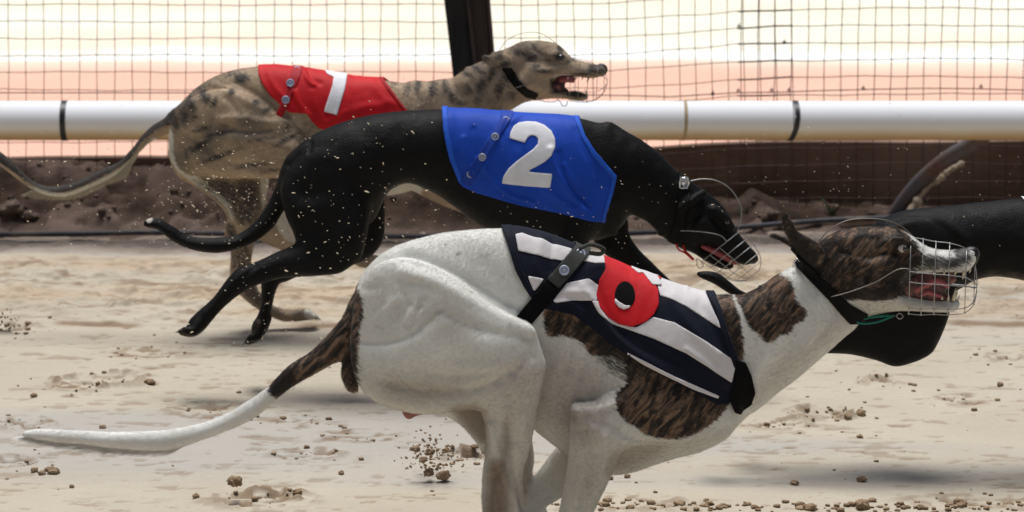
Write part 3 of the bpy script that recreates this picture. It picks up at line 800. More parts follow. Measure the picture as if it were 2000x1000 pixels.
M_nose = mat('wet_nose', (.006, .006, .008), .38, .4); t = NT(M_nose); t.bump(t.noise(900), .0006, .6)
M_eye = mat('eye_dark', (.01, .007, .006), .06, .8); M_eyew = mat('eye_white', (.5, .45, .42), .15, .6); M_iris = mat('iris', (.09, .04, .015), .1, .7)
M_mouth = mat('mouth_lining', (.16, .03, .03), .35, .5); t = NT(M_mouth); t.color(t.ramp(t.noise(70, detail=5), [(.35, (.012, .004, .004)), (.55, (.09, .018, .018)), (.72, (.30, .13, .08))])); t.bump(t.noise(200), .001, .7)
M_tongue = mat('tongue', (.34, .075, .08), .3, .5); t = NT(M_tongue); t.bump(t.noise(500), .0006, .7)
M_lip = mat('dark_lip', (.012, .01, .01), .4, .4)
M_tooth = mat('tooth', (.72, .62, .42), .3, .5)
M_collar = mat('black_leather', (.004, .004, .004), .7, .15); t = NT(M_collar); t.bump(t.noise(400), .0005, .6)
M_steel = mat('steel_wire', (.36, .36, .36), .45, .5, .7); M_steel_d = mat('dull_wire', (.22, .20, .18), .45, .5, .7)
M_buckle = mat('buckle_steel', (.75, .76, .78), .2, .5, .9)
def cloth(name, col, rough=.62, spec=.25, v=.12):
    m = mat(name, col, rough, spec); t = NT(m)
    c = t.ramp(t.noise(16, detail=4), [(.3, tuple(x*(1-v) for x in col)), (.7, tuple(min(1, x*(1+v)) for x in col))]); t.color(c)
    wv = t.noise(1.0, t.coord((1400, 1400, 1400)), 2); t.bump(t.math('ADD', wv, t.math('MULTIPLY', t.noise(45, detail=3), 3)), .0006, .6)
    t.b.inputs['Sheen Weight'].default_value = .06; return m
M_red = cloth('red_cloth', (.55, .004, .010)); M_blue = cloth('blue_cloth', (.006, .060, .46), .6, .2); M_bluet = cloth('blue_trim', (.012, .10, .60)); M_blued = cloth('dark_blue_cloth', (.005, .042, .34))
M_redd = cloth('dark_red_cloth', (.40, .006, .012)); M_num = cloth('white_cloth', (.80, .80, .84), v=.05); M_navy = cloth('navy_cloth', (.006, .008, .018), .7, .12); M_black_c = cloth('black_webbing', (.003, .003, .0035), .8, .08)
M_stripe = cloth('pale_stripe_cloth', (.66, .63, .64), v=.07); M_olive = cloth('grey_webbing', (.035, .038, .034), .7); M_snap = mat('snap_button', (.34, .38, .50), .45, .4, .2); M_snapd = mat('snap_button_ring', (.10, .12, .17), .4, .5, .3)
M_flesh = mat('pink_skin', (.30, .12, .10), .55, .4); M_green = mat('green_cord', (.0, .16, .11), .5, .4); M_redc = mat('red_cord', (.55, .02, .02), .6, .3)

def paint(V, Y, polys, soft=6, yn=-.07):
    """soft mask of coat patches and painted shade; it stays with the body"""
    u = W(1000, 500, Y)[2]-W(1000, 501, Y)[2]; out = np.zeros(len(V)); P = V[:, [0, 2]]
    for q in polys:
        pts, s_, amt = (q, soft, 1) if not isinstance(q, tuple) else (q[0], q[1], q[2] if len(q) > 2 else 1)
        L = XZ(pts, Y+(q[3] if isinstance(q, tuple) and len(q) > 3 else yn)); s = s_*u; lo, hi = L.min(0)-3*s, L.max(0)+3*s; m = ((P > lo) & (P < hi)).all(1)
        if not m.any(): continue
        d = seg_d(P[m], cr(L, 3, True)); v = amt*(.5-.5*np.tanh(d/s)); out[m] = np.maximum(out[m], v)
    return out
def spots(V, Y, L, yn=-.07):
    """(px, py, rx, ry, angle deg, amount)"""
    out = np.zeros(len(V)); P = V[:, [0, 2]]; u = W(1000, 500, Y)[2]-W(1000, 501, Y)[2]
    for px, py, rx, ry, a, amt in L:
        c = XZ([(px, py)], Y+yn)[0]; d = (P-c)/u/1.35; ca, sa = math.cos(R(a)), math.sin(R(a))
        e = ((d[:, 0]*ca-d[:, 1]*-sa*-1)/rx)**2+((d[:, 0]*sa+d[:, 1]*ca)/ry)**2 if False else ((d[:, 0]*ca-d[:, 1]*sa)/rx)**2+((d[:, 0]*sa+d[:, 1]*ca)/ry)**2
        out = np.maximum(out, 1.15*amt*np.exp(-e))
    return out
BALD = [(XZ([(a, b)], Y_)[0], r_) for a, b, Y_, r_ in ((1765, 486, 5.47, .013), (1897, 502, 5.49, .022), (1820, 560, 5.48, .040), (1860, 565, 5.48, .030), (1096, 112, 7.47, .012), (1176, 137, 7.49, .020), (1105, 162, 7.49, .024))]
HAIR = {'white_brindle_coat': (330000, .0065, .00011), 'fawn_brindle_coat': (130000, .007, .00017)}
def fur(body, me, mt, root, n, length, rad):
    rs = np.random.default_rng(5)
    nv = len(me.vertices); co = np.empty(nv*3, np.float32); me.vertices.foreach_get('co', co); co = co.reshape(-1, 3)
    nf = len(me.polygons); q = np.empty(nf*4, np.int32); me.loops.foreach_get('vertex_index', q); q = q.reshape(-1, 4)
    N = normals(co.astype(float), q); f = q[rs.integers(0, nf, n)]
    f = f[N[f[:, 0], 1] < .55]
    for c, r_ in BALD: f = f[np.linalg.norm(co[f[:, 0]][:, [0, 2]]+np.array(root.location)[[0, 2]]-c, axis=1) > r_]
    n = len(f)                       # the side of the dog that can be seen, and its rims
    a, b = rs.random((n, 1)), rs.random((n, 1))
    P = (co[f[:, 0]]*(1-a)+co[f[:, 1]]*a)*(1-b)+(co[f[:, 3]]*(1-a)+co[f[:, 2]]*a)*b; Nn = N[f[:, 0]]
    d = np.stack([-.9+.5*(fbm(P[:, 0]*6+9, P[:, 2]*6+9, 3, 2)-.5)*2, np.zeros(n), -.45+.9*(fbm(P[:, 0]*6+3, P[:, 2]*6+3, 8, 2)-.5)*2], 1)+rs.normal(0, .10, (n, 3))
    d -= Nn*(d*Nn).sum(1, keepdims=True); d /= np.maximum(np.linalg.norm(d, axis=1, keepdims=True), 1e-6)
    L = length*rs.uniform(.6, 1.15, (n, 1)); pts = np.empty((n, 4, 3), np.float32)
    for k, t in enumerate((0, .33, .67, 1)): pts[:, k] = P+d*L*t+Nn*L*(.20*t+rs.uniform(0, .06, (n, 1))*t)-Nn*.0004*(1-t)
    cu = bpy.data.hair_curves.new('fur'); cu.add_curves([4]*n); cu.points.foreach_set('position', pts.ravel())
    cu.attributes.new('radius', 'FLOAT', 'POINT').data.foreach_set('value', np.tile(np.array([1, .9, .6, .12])*rad, n).astype(np.float32))
    for nm in ('white', 'pat', 'dark', 'skin_shade', 'sand_shade'):
        v = np.empty(nv, np.float32); me.attributes[nm].data.foreach_get('value', v); at = cu.attributes.new(nm, 'FLOAT', 'POINT'); at.data.foreach_set('value', np.repeat(v[f[:, 0]], 4))
    o = bpy.data.objects.new('fur', cu); S.collection.objects.link(o); cu.materials.append(mt); o.parent = root
def finish_body(sc, F, org, mt, root, fold_items, white=(), pat=(), dark=(), skin_shade=(), dspots=(), sand_shade=(), noise=.0012, extra=None, it=2):
    V, Q = largest(*sc.surf(F)); V = smooth_v(V, Q, it, .5); N = normals(V, Q)
    vol = np.einsum('ij,ij->i', V[Q[:, 0]], np.cross(V[Q[:, 1]], V[Q[:, 2]])).sum()
    if vol < 0: Q = Q[:, ::-1]; N = -N
    d = folds(V, N, sc.Y, fold_items)
    if mt is M_white:
        c = XZ([(785, 590)], sc.Y-.08)[0]; g_ = np.exp(-(((V[:, 0]-c[0])/.075)**2+((V[:, 2]-c[1])/.05)**2))*np.clip(-N[:, 1], 0, 1); d += g_*.0035*(fbm(V[:, 0]*34+3, V[:, 2]*38+3, 15, 2)-.5)*2
        cr_ = XZ([(1160, 700)], sc.Y-.08)[0]; rb = np.exp(-(((V[:, 0]-cr_[0])/.07)**2+((V[:, 2]-cr_[1])/.10)**2))*np.clip(-N[:, 1], 0, 1); d += rb*.0016*np.sin((V[:, 0]-.35*V[:, 2])*190)
    d += noise*(fbm(V[:, 0]*22+9, V[:, 1]*22+9, 5, 3, V[:, 2]*34+9)-.5)*2
    V0 = V; V = V+N*d[:, None]
    me = mesh_np('body', V-org, Q)
    attr(me, 'white', paint(V0, sc.Y, white)); attr(me, 'pat', paint(V0, sc.Y, pat)); dd = paint(V0, sc.Y, dark, 5)
    if dspots: dd = np.maximum(dd, spots(V0, sc.Y, dspots))
    attr(me, 'dark', dd); attr(me, 'sand_shade', paint(V0, sc.Y, sand_shade, 14)); attr(me, 'skin_shade', paint(V0, sc.Y, skin_shade, 12))
    o = link('body', me, mt, root)
    if HAIR.get(mt.name): fur(o, me, mt, root, *HAIR[mt.name])
    return o
def part_puff(Y, box, dep, h, fn, name, mt, root, org, it=2, label=None):
    sc = Sculpt(Y, box, dep, h); F = sc.new(); fn(sc, F); V, Q = sc.surf(F); V = smooth_v(V, Q, it)
    if np.einsum('ij,ij->i', V[Q[:, 0]]-V.mean(0), np.cross(V[Q[:, 1]]-V.mean(0), V[Q[:, 2]]-V.mean(0))).sum() < 0: Q = Q[:, ::-1]
    o = link(name, mesh_np(name, V-org, Q), mt, root)
    if label: o['label'] = label
    return o
def ball(name, px, py, Y, yo, r, mt, root, org, sq=(1, 1, 1)):
    V, F = lump(1.0, 1, sq=(1, 1, 1), sub=3, rough=0); c = W(px, py, Y+yo)
    me = bpy.data.meshes.new(name); me.from_pydata([(c[0]+v[0]*r*sq[0]-org[0], c[1]+v[1]*r*sq[1]-org[1], c[2]+v[2]*r*sq[2]-org[2]) for v in V], [], F)
    me.polygons.foreach_set('use_smooth', np.ones(len(F), bool)); return link(name, me, mt, root)
def front_y(sc, F, px, py, yguess=-.2, ymax=.0):
    """depth at which the near surface stands for a picture point"""
    for yo in np.arange(yguess, ymax+.05, .001):
        p = W(px, py, sc.Y+yo)
        if sc.sample(F, p[None])[0] < 0: return yo
    return 0.
def basket(sc_Y, stations, org, root, axis_dir, longs, r=.0011, mt=None, nose_tip=None, name='muzzle_basket', weld=True):
    """stations (px, py, half height px, half depth m)"""
    mb = MB(); ax = np.array(axis_dir, float); ax /= np.linalg.norm(ax); up = np.array([ax[1], -ax[0]])
    if up[1] > 0: up = -up
    def pt(s, th):
        q = (s[0]+up[0]*s[2]*math.cos(th), s[1]+up[1]*s[2]*math.cos(th)); return W(q[0], q[1], sc_Y-s[3]*math.sin(th))-org
    for s in stations:
        if s[2] > 4: mb.tube([pt(s, 2*math.pi*k/28) for k in range(28)], r, 6, closed=True)
    for th in longs: mb.tube(cr(np.array([pt(s, R(th)) for s in stations]), 4), r, 6)
    for s in (stations[:-1] if weld else []):
        for th in longs:
            c = pt(s, R(th)); mb.tube([c-np.array([.0016, 0, 0]), c+np.array([.0016, 0, 0])], r*1.9, 6)
    return mb.build(name, mt or M_steel, root)
def px_tube(mb, pts, Y, org, r, n=5, sides=6):
    """pts = (px, py, yoff)"""
    V = [W(p[0], p[1], Y+p[2])-org for p in pts]; mb.tube(cr(np.array(V), n), r, sides)
def snap(sc, F, px, py, off, org, parent, r=.0085, disp=0):
    yo = front_y(sc, F, px, py)-off-disp; c = W(px, py, sc.Y+yo)
    g = sc.grad(F, c[None])[0]; n = Vector(g).normalized(); n = (n+Vector((0, -.6, 0))).normalized()
    q = n.to_track_quat('Z', 'Y').to_matrix(); prof = [(0, .0015), (.30, .0018), (.36, .0007), (.62, .0008), (.68, .0022), (.92, .0022), (1.0, .0004)]; V = [tuple(Vector(c-org)+q @ Vector((0, 0, .0012)))]; F_ = []; s = 20
    for a, b in prof[1:]:
        for k in range(s):
            t = 2*math.pi*k/s; V.append(tuple(Vector(c-org)+q @ Vector((a*r*math.cos(t), a*r*math.sin(t), b))))
    for k in range(s): F_.append((0, 1+k, 1+(k+1) % s))
    for i in range(len(prof)-2):
        for k in range(s): F_.append((1+i*s+k, 1+(i+1)*s+k, 1+(i+1)*s+(k+1) % s, 1+i*s+(k+1) % s))
    mb = MB(); mb.add(V, F_); return mb.build('snap_button', M_snap, parent)
def fringe(name, Y, base, tip, org, root, mt, n, yo=0., r=.0007, seed=3, thick=.012):
    """loose hair: base and tip are matching lines in px; hairs run from one to the other"""
    rg = random.Random(seed); B = cr(base, 10); T = cr(tip, 10); mb = MB()
    for i in range(n):
        t = rg.random()*(len(B)-1.001); k = int(t); f = t-k; b = B[k]*(1-f)+B[k+1]*f; e = T[k]*(1-f)+T[k+1]*f
        g = rg.uniform(.45, 1.05); e = b+(e-b)*g+np.array([rg.gauss(0, 2.2), rg.gauss(0, 1.2)]); y0 = yo+rg.uniform(-thick, thick); y1 = y0*.6+rg.uniform(-.004, .004)
        mid = (b+e)/2+np.array([rg.gauss(0, 1), 1.0])
        p = [W(b[0], b[1], Y+y0)-org, W(mid[0], mid[1], Y+(y0+y1)/2)-org, W(e[0], e[1], Y+y1)-org]
        mb.tube(p, [r, r*.75, r*.12], 3, cap=False)
    o = mb.build(name, mt, root); return o
def paw(sc, F, px, py, yo, L, ang, r, k=.006):
    """toes spreading forward from a wrist; L px long, ang = picture direction in degrees (0 right, 90 down)"""
    d = np.array([math.cos(R(ang)), math.sin(R(ang))]); n = np.array([-d[1], d[0]])
    for i, (o, s, l) in enumerate(((-.022, -.25, .82), (-.008, .05, 1), (.008, .05, 1), (.022, -.25, .85))):
        a = np.array([px, py]); m_ = a+d*L*.55*l-n*r*.45; e = a+d*L*l+n*r*.25
        sc.chain(F, [(a[0], a[1], yo+o*.4, r*.95), (m_[0], m_[1], yo+o*.8, r*.8), (e[0], e[1], yo+o, r*.55)], k=k)
def claws(px, py, yo, L, ang, r, Y, org, root):
    d = np.array([math.cos(R(ang)), math.sin(R(ang))]); n = np.array([-d[1], d[0]])
    for o, l in ((-.022, .82), (-.008, 1), (.008, 1), (.022, .85)):
        e = np.array([px, py])+d*L*l*.98+n*r*.2; f = e+d*r*1.1+n*r*.6
        mb = MB(); mb.tube([W(e[0], e[1], Y+yo+o)-org, W((e[0]+f[0])/2, (e[1]+f[1])/2-.5, Y+yo+o)-org, W(f[0], f[1], Y+yo+o)-org], [.0028, .0022, .0005], 6)
        mb.build('claw', M_claw, root)
M_claw = mat('claw', (.05, .04, .035), .4, .5)

# ================================================================ 1. white dog with the striped jacket (nearest)
def white_dog():
    Y = 5.5; sc = Sculpt(Y, (30, 405, 1925, 1185), (-.16, .16), .0026)
    g = G(1000, 1000); org = np.array([W(1050, 600, Y)[0], Y, 0.])
    root = empty('greyhound', org, 'nearest greyhound, white with brindle patches, in a black and white striped jacket', 'dog', 'racing greyhounds')
    F = sc.new()
    torso = [(684, 600), (692, 575), (704, 545), (728, 513), (762, 487), (805, 471), (855, 458), (905, 451), (950, 448), (985, 447), (1015, 449), (1065, 461), (1120, 482), (1180, 509), (1240, 533), (1300, 555), (1350, 571), (1400, 581), (1445, 583), (1475, 640), (1480, 720), (1476, 790), (1462, 808), (1438, 832), (1415, 858), (1370, 880), (1330, 890), (1280, 905), (1235, 920), (1185, 925), (1130, 902), (1085, 870), (1045, 838), (1000, 790), (940, 740), (850, 720), (760, 720), (705, 690), (684, 645)]
    sc.puff(F, torso, ctrl=[(720, 620, 0, .60), (900, 580, 0, .52), (1030, 640, 0, .46), (1110, 720, 0, .50), (1250, 730, 0, .60), (1420, 720, 0, .60)])
    sc.puff(F, [(1370, 600), (1400, 581), (1440, 580), (1482, 562), (1520, 537), (1553, 520), (1585, 510), (1625, 545), (1670, 600), (1676, 632), (1642, 664), (1600, 700), (1560, 735), (1520, 765), (1478, 797), (1440, 780), (1390, 690)], ratio=.62, k=.014)
    Fj = F.copy()
    # shoulder and near foreleg
    sc.puff(F, [(1115, 790), (1122, 783), (1160, 779), (1190, 757), (1225, 738), (1275, 722), (1340, 730), (1400, 760), (1440, 800), (1440, 830), (1418, 858), (1370, 872), (1310, 874), (1250, 868), (1216, 882), (1204, 905), (1192, 930), (1174, 965), (1158, 1000), (1146, 1040), (1128, 1090), (1120, 1130), (1078, 1130), (1080, 1080), (1088, 1020), (1095, 980), (1104, 935), (1111, 880), (1113, 830)],
            k=.006, ctrl=[(1130, 800, -.085, .66), (1150, 880, -.08, .66), (1110, 1100, -.07, .75), (1300, 800, -.066, .5), (1400, 800, -.050, .45)])
    Fj = np.minimum(Fj, F)
    # near hind leg
    sc.puff(F, [(702, 560), (735, 522), (790, 507), (850, 523), (905, 552), (950, 585), (1000, 612), (1036, 630), (1050, 655), (1062, 690), (1066, 706), (1062, 735), (1052, 778), (1043, 830), (1034, 875), (1022, 920), (1022, 960), (1030, 1005), (1045, 1060), (1050, 1085), (1000, 1095), (975, 1060), (950, 1020), (941, 985), (943, 930), (948, 880), (949, 840), (942, 806), (925, 797), (880, 803), (825, 810), (765, 800), (718, 778), (692, 742), (683, 700), (684, 650), (690, 600)],
            k=.006, ctrl=[(710, 620, -.040, .45), (850, 680, -.058, .45), (1000, 680, -.088, .44), (1040, 700, -.098, .40), (1000, 850, -.085, .6), (985, 960, -.075, .66), (1010, 1070, -.07, .7)])
    # metatarsus and paw below the frame
    sc.chain(F, [(1015, 1070, -.066, 26), (1000, 1105, -.068, 20), (1010, 1132, -.07, 17)], k=.01); paw(sc, F, 1010, 1133, -.07, 60, 5, 13)
    sc.chain(F, [(1098, 1105, -.068, 22), (1100, 1132, -.068, 17)], k=.01); paw(sc, F, 1100, 1134, -.068, 58, 8, 13)
    # far hind leg
    sc.puff(F, [(830, 770), (900, 760), (980, 780), (1030, 800), (1038, 850), (1043, 900), (1040, 935), (1062, 985), (1085, 1040), (1100, 1090), (1060, 1100), (1025, 1040), (1000, 985), (975, 935), (945, 885), (905, 832), (870, 806)], k=.010, ctrl=[(880, 780, .05, .5), (1000, 850, .065, .5), (1070, 1050, .07, .7)])
    sc.chain(F, [(1080, 1085, .07, 18), (1085, 1120, .07, 14)], k=.01); paw(sc, F, 1088, 1118, .07, 52, 5, 11)
    # far foreleg, folded back
    sc.puff(F, [(1095, 868), (1150, 858), (1230, 868), (1200, 905), (1150, 940), (1105, 968), (1060, 995), (1030, 1018), (1000, 1040), (975, 1030), (990, 1000), (1022, 960), (1055, 918)], k=.010, ctrl=[(1150, 890, .05, .55), (1050, 970, .06, .6)])
    sc.puff(F, [(1180, 880), (1240, 872), (1300, 878), (1270, 905), (1225, 922), (1185, 922)], yc=.03, ratio=.6, k=.02)
    sc.chain(F, [(995, 1030, .06, 14), (960, 1050, .06, 13)], k=.008); paw(sc, F, 958, 1050, .06, 45, 150, 10)
    # tail
    sc.puff(F, [(700, 590), (688, 588), (665, 625), (640, 655), (602, 690), (565, 715), (540, 738), (525, 754), (480, 786), (440, 810), (390, 828), (330, 839), (270, 843), (200, 843), (130, 840), (78, 838), (50, 842), (42, 848), (55, 855), (90, 862), (150, 868), (220, 876), (280, 880), (330, 879), (370, 868), (420, 850), (470, 830), (510, 806), (545, 775), (580, 750), (620, 727), (660, 706), (695, 700)], yc=0, ratio=.75, k=.012)
    sc.puff(F, [(672, 690), (692, 680), (700, 765), (688, 767), (676, 758), (667, 735), (668, 710)], yc=-.01, ratio=.8, k=.006)
    # head: skull with upper jaw
    sc.puff(F, [(1560, 515), (1580, 495), (1602, 474), (1628, 456), (1662, 446), (1700, 442), (1738, 443), (1766, 451), (1786, 464), (1802, 477), (1824, 486), (1852, 489), (1880, 485), (1900, 484), (1909, 492), (1909, 507), (1899, 522), (1886, 531), (1850, 531), (1810, 533), (1784, 536), (1770, 552), (1760, 580), (1735, 600), (1700, 611), (1672, 622), (1630, 590), (1590, 555)],
            k=.014, ctrl=[(1620, 540, 0, .62), (1680, 510, 0, .66), (1740, 490, 0, .62), (1790, 500, 0, .70), (1850, 508, 0, .95), (1895, 505, 0, 1.0)])
    sc.puff(F, [(1672, 560), (1720, 558), (1768, 572), (1800, 580), (1835, 585), (1862, 583), (1874, 588), (1872, 599), (1860, 608), (1825, 609), (1780, 606), (1735, 607), (1700, 613), (1676, 618)], k=.012, ctrl=[(1700, 590, 0, .8), (1780, 595, 0, 1.1), (1860, 597, 0, 1.2)])
    # brow, cheek bone, eye socket, nostril
    sc.chain(F, [(1735, 474, -.028, 8), (1757, 469, -.0315, 7), (1778, 478, -.027, 6)], k=.010)
    sc.chain(F, [(1700, 520, -.036, 14), (1745, 515, -.033, 10), (1785, 517, -.022, 7)], k=.014)
    sc.chain(F, [(1690, 560, -.030, 22), (1730, 560, -.026, 14)], k=.016)
    sc.chain(F, [(1764, 485, -.043, 9.5)], k=.005, op='sub'); sc.chain(F, [(1904, 500, -.016, 4.5)], k=.003, op='sub')
    # ears
    sc.puff(F, [(1526, 414), (1536, 412), (1549, 434), (1560, 452), (1580, 463), (1602, 478), (1612, 495), (1604, 520), (1580, 524), (1562, 505), (1549, 480), (1536, 462), (1528, 440)], ctrl=[(1538, 440, -.032, .35), (1570, 480, -.036, .35), (1600, 505, -.034, .5)], k=.008, sm=4)
    sc.chain(F, [(1532, 414, -.032, 2.2), (1541, 436, -.033, 5)], k=.003); sc.chain(F, [(1541, 446, -.045, 3), (1557, 468, -.051, 6), (1580, 492, -.055, 8), (1592, 505, -.053, 4)], k=.004, op='sub')
    sc.puff(F, [(1504, 461), (1508, 456), (1520, 459), (1540, 466), (1562, 474), (1600, 480), (1625, 500), (1600, 520), (1560, 499), (1545, 484), (1525, 472), (1507, 466)], ctrl=[(1510, 460, .032, .6), (1560, 488, .028, .6), (1610, 500, .018, .7)], k=.008, sm=4)
    fo = [  # muscles and skin folds of thigh, flank, shoulder, neck
        ([(785, 530), (850, 545), (910, 575), (960, 600), (1010, 622), (1040, 640)], 9, 3.6), ([(790, 508), (865, 526), (930, 560), (985, 592), (1020, 612)], 9, -3.0),
        ([(690, 668), (745, 668), (800, 650), (835, 622), (862, 598)], 7, -2.8), ([(862, 600), (930, 630), (990, 642), (1030, 655)], 9, -1.8), ([(700, 694), (760, 694), (830, 670), (900, 662), (980, 668)], 22, 2.6), ([(870, 572), (930, 604), (985, 628)], 12, 2.0),
        ([(745, 740), (820, 756), (900, 755), (960, 738), (1000, 716)], 10, -3.4), ([(925, 750), (975, 724), (1018, 700)], 6, -2.2), ([(760, 782), (850, 790), (920, 778)], 10, 1.6), ([(880, 700), (950, 705), (1010, 684)], 10, 1.8), ([(840, 722), (900, 726), (960, 712)], 7, -1.2),
        ([(735, 604), (757, 574)], 8, -1.8), ([(775, 622), (800, 590)], 8, -1.8), ([(815, 602), (828, 578)], 6, -1.4), ([(708, 566), (742, 560), (790, 572)], 8, -1.4), ([(757, 600), (780, 575)], 7, 1.6), ([(795, 620), (815, 585)], 6, 1.4), ([(845, 640), (870, 625)], 7, 1.2),
        ([(950, 520), (985, 560), (1000, 596)], 14, -1.8), ([(1005, 610), (1025, 585), (1040, 560)], 7, 1.8), ([(880, 490), (930, 520), (960, 570)], 22, -1.6), ([(720, 520), (760, 500), (800, 492)], 10, 1.2),
        ([(985, 735), (1000, 790), (998, 850)], 9, -3.5), ([(1040, 700), (1030, 760), (1020, 830)], 9, 2.4), ([(962, 820), (970, 870), (985, 920), (1000, 960), (1012, 1000)], 6, 5), ([(985, 810), (990, 850), (983, 890), (972, 925)], 6, -5), ([(1000, 880), (1010, 930), (1022, 990)], 6, -5), ([(962, 925), (955, 960), (955, 1000)], 8, -4.5), ([(1000, 940), (992, 970), (1000, 1000)], 5, 2),
        ([(1120, 795), (1165, 790), (1210, 775)], 6, 4), ([(1160, 810), (1200, 822), (1230, 850), (1290, 868), (1370, 862), (1420, 835)], 8, -2.6), ([(1220, 850), (1290, 878), (1370, 880)], 6, 2.2), ([(1140, 830), (1150, 900), (1135, 980)], 8, -4.5), ([(1180, 840), (1180, 890), (1160, 960)], 8, 3.5), ([(1240, 760), (1300, 790), (1370, 810)], 14, 2.2), ([(1250, 800), (1320, 830), (1390, 830)], 12, -1.8),
        ([(1560, 530), (1570, 590), (1560, 650), (1520, 730)], 12, -2.6), ([(1600, 590), (1600, 650), (1560, 710)], 12, 2.2), ([(1640, 610), (1620, 650), (1580, 690)], 7, -2), ([(1500, 700), (1480, 740), (1478, 780)], 12, 2.5),
        ([(1130, 720), (1160, 780)], 10, -1.6), ([(1200, 700), (1205, 745)], 10, -1.2), ([(1070, 680), (1090, 760), (1130, 840)], 10, -1.4), ([(1100, 660), (1125, 720)], 10, 1.4),
        ([(1650, 500), (1700, 507), (1740, 500), (1770, 505)], 5, -2.2), ([(1640, 520), (1670, 560), (1720, 585), (1755, 580)], 9, 3), ([(1625, 540), (1655, 580), (1700, 602)], 6, -2.2), ([(1660, 530), (1710, 540), (1750, 535)], 5, 2), ([(1745, 470), (1775, 474), (1790, 488)], 4, 1.5), ([(1750, 500), (1775, 503), (1795, 500)], 3.5, -1.6), ([(1640, 480), (1690, 470), (1730, 465)], 6, 1), ([(1690, 515), (1740, 500), (1775, 510)], 4, -1.2), ([(1790, 525), (1840, 526), (1885, 524)], 3, 1), ([(1800, 500), (1850, 505), (1880, 500)], 5, -.8)]
    white = []
    pat = [[(1205, 757), (1222, 742), (1216, 700), (1180, 692), (1150, 690), (1138, 668), (1100, 656), (1070, 655), (1066, 600), (1154, 600), (1234, 660), (1300, 700), (1400, 760), (1428, 785), (1412, 808), (1385, 832), (1345, 850), (1300, 853), (1265, 843), (1238, 825), (1214, 805), (1202, 785)],
           [(1440, 578), (1470, 566), (1487, 556), (1510, 551), (1530, 549), (1550, 558), (1560, 592), (1577, 612), (1575, 630), (1556, 640), (1548, 655), (1525, 662), (1512, 673), (1498, 675), (1486, 662), (1465, 643), (1454, 618), (1440, 592)],
           [(1375, 560), (1410, 570), (1436, 592), (1448, 630), (1455, 690), (1448, 722), (1425, 700), (1405, 620)],
           [(1495, 450), (1525, 415), (1545, 425), (1605, 470), (1615, 520), (1570, 520), (1495, 475)], ([(1495, 445), (1590, 470), (1590, 510), (1495, 475)], 3, 1, .03),
           [(1600, 545), (1575, 522), (1560, 500), (1570, 480), (1600, 478), (1640, 455), (1690, 450), (1712, 446), (1756, 450), (1782, 470), (1800, 490), (1812, 512), (1800, 530), (1776, 534), (1765, 560), (1758, 590), (1700, 594), (1650, 592)],
           [(685, 573), (704, 580), (710, 620), (697, 655), (690, 700), (702, 770), (670, 780), (655, 705)], ([(700, 575), (700, 720), (655, 712), (600, 750), (552, 785), (522, 750), (600, 680), (650, 635)], 5, 1, -.015)]
    dark = [([(1520, 405), (1550, 430), (1605, 475), (1600, 520), (1565, 515), (1535, 465)], 5, .75), ([(1640, 540), (1700, 520), (1765, 525), (1770, 590), (1700, 605), (1630, 590)], 16, .5), ([(1600, 500), (1650, 520), (1640, 570), (1600, 550)], 14, .55), ([(1498, 450), (1580, 475), (1570, 508), (1498, 472)], 3, .8, .03), [(1535, 440), (1560, 470), (1590, 510), (1620, 540), (1590, 550), (1555, 500)], [(1650, 575), (1700, 565), (1755, 570), (1755, 590), (1700, 598), (1650, 590)], [(1500, 462), (1540, 472), (1570, 495), (1560, 500), (1530, 480)], ([(1775, 478), (1800, 485), (1798, 496), (1778, 496)], 4), ([(1800, 506), (1850, 512), (1886, 512), (1888, 534), (1780, 540), (1790, 510)], 5, .85), ([(1755, 520), (1790, 528), (1800, 545), (1790, 580), (1740, 596), (1740, 560)], 6, 1), ([(1765, 570), (1872, 582), (1876, 594), (1760, 592)], 4, 1), ([(528, 745), (562, 715), (582, 745), (545, 780)], 6, 1, -.015), ([(1395, 600), (1440, 640), (1450, 700), (1430, 700)], 8, .8), ([(1080, 610), (1200, 650), (1300, 710), (1220, 740), (1150, 680)], 12, .75), ([(668, 700), (700, 690), (700, 765), (670, 765)], 6, .7)]
    skin_shade = [([(760, 735), (850, 745), (900, 755), (830, 775), (760, 765)], 18, .7), ([(955, 890), (990, 890), (996, 960), (990, 1010), (945, 1010), (948, 950)], 10, 1.3), ([(990, 800), (1000, 850), (995, 900), (975, 870)], 8, .8), ([(1112, 790), (1130, 788), (1130, 815), (1112, 815)], 6, 1), ([(1120, 870), (1200, 870), (1180, 960), (1110, 960)], 25, .35), ([(880, 790), (950, 790), (950, 900), (900, 860)], 8, 1), ([(1190, 875), (1300, 870), (1240, 930), (1180, 925)], 14, .6), ([(1080, 690), (1200, 740), (1160, 860), (1060, 820)], 30, .7), ([(1020, 900), (1060, 900), (1030, 1000), (1010, 990)], 14, .5), ([(850, 580), (940, 620), (880, 640), (800, 600)], 20, .25), ([(1020, 650), (1060, 700), (1030, 800), (990, 760)], 25, .35)]  # thin skin, and shade painted on ribs, creases and legs
    ds = [(1768, 488, 13, 11, 0, 1), (1640, 482, 14, 7, -30, .8), (1655, 500, 10, 6, 40, .8), (1700, 470, 16, 5, 10, .7), (1720, 455, 10, 5, 0, .7), (1615, 500, 12, 8, 0, .8), (1670, 560, 30, 8, -5, .8), (1830, 515, 18, 6, 0, .75), (1890, 505, 14, 20, 0, 1), (1740, 540, 24, 6, 10, .8), (1700, 545, 12, 4, 20, .7), (895, 500, 3, 3, 0, .5), (870, 485, 2, 2, 0, .5), (1870, 600, 9, 5, 0, .6)]
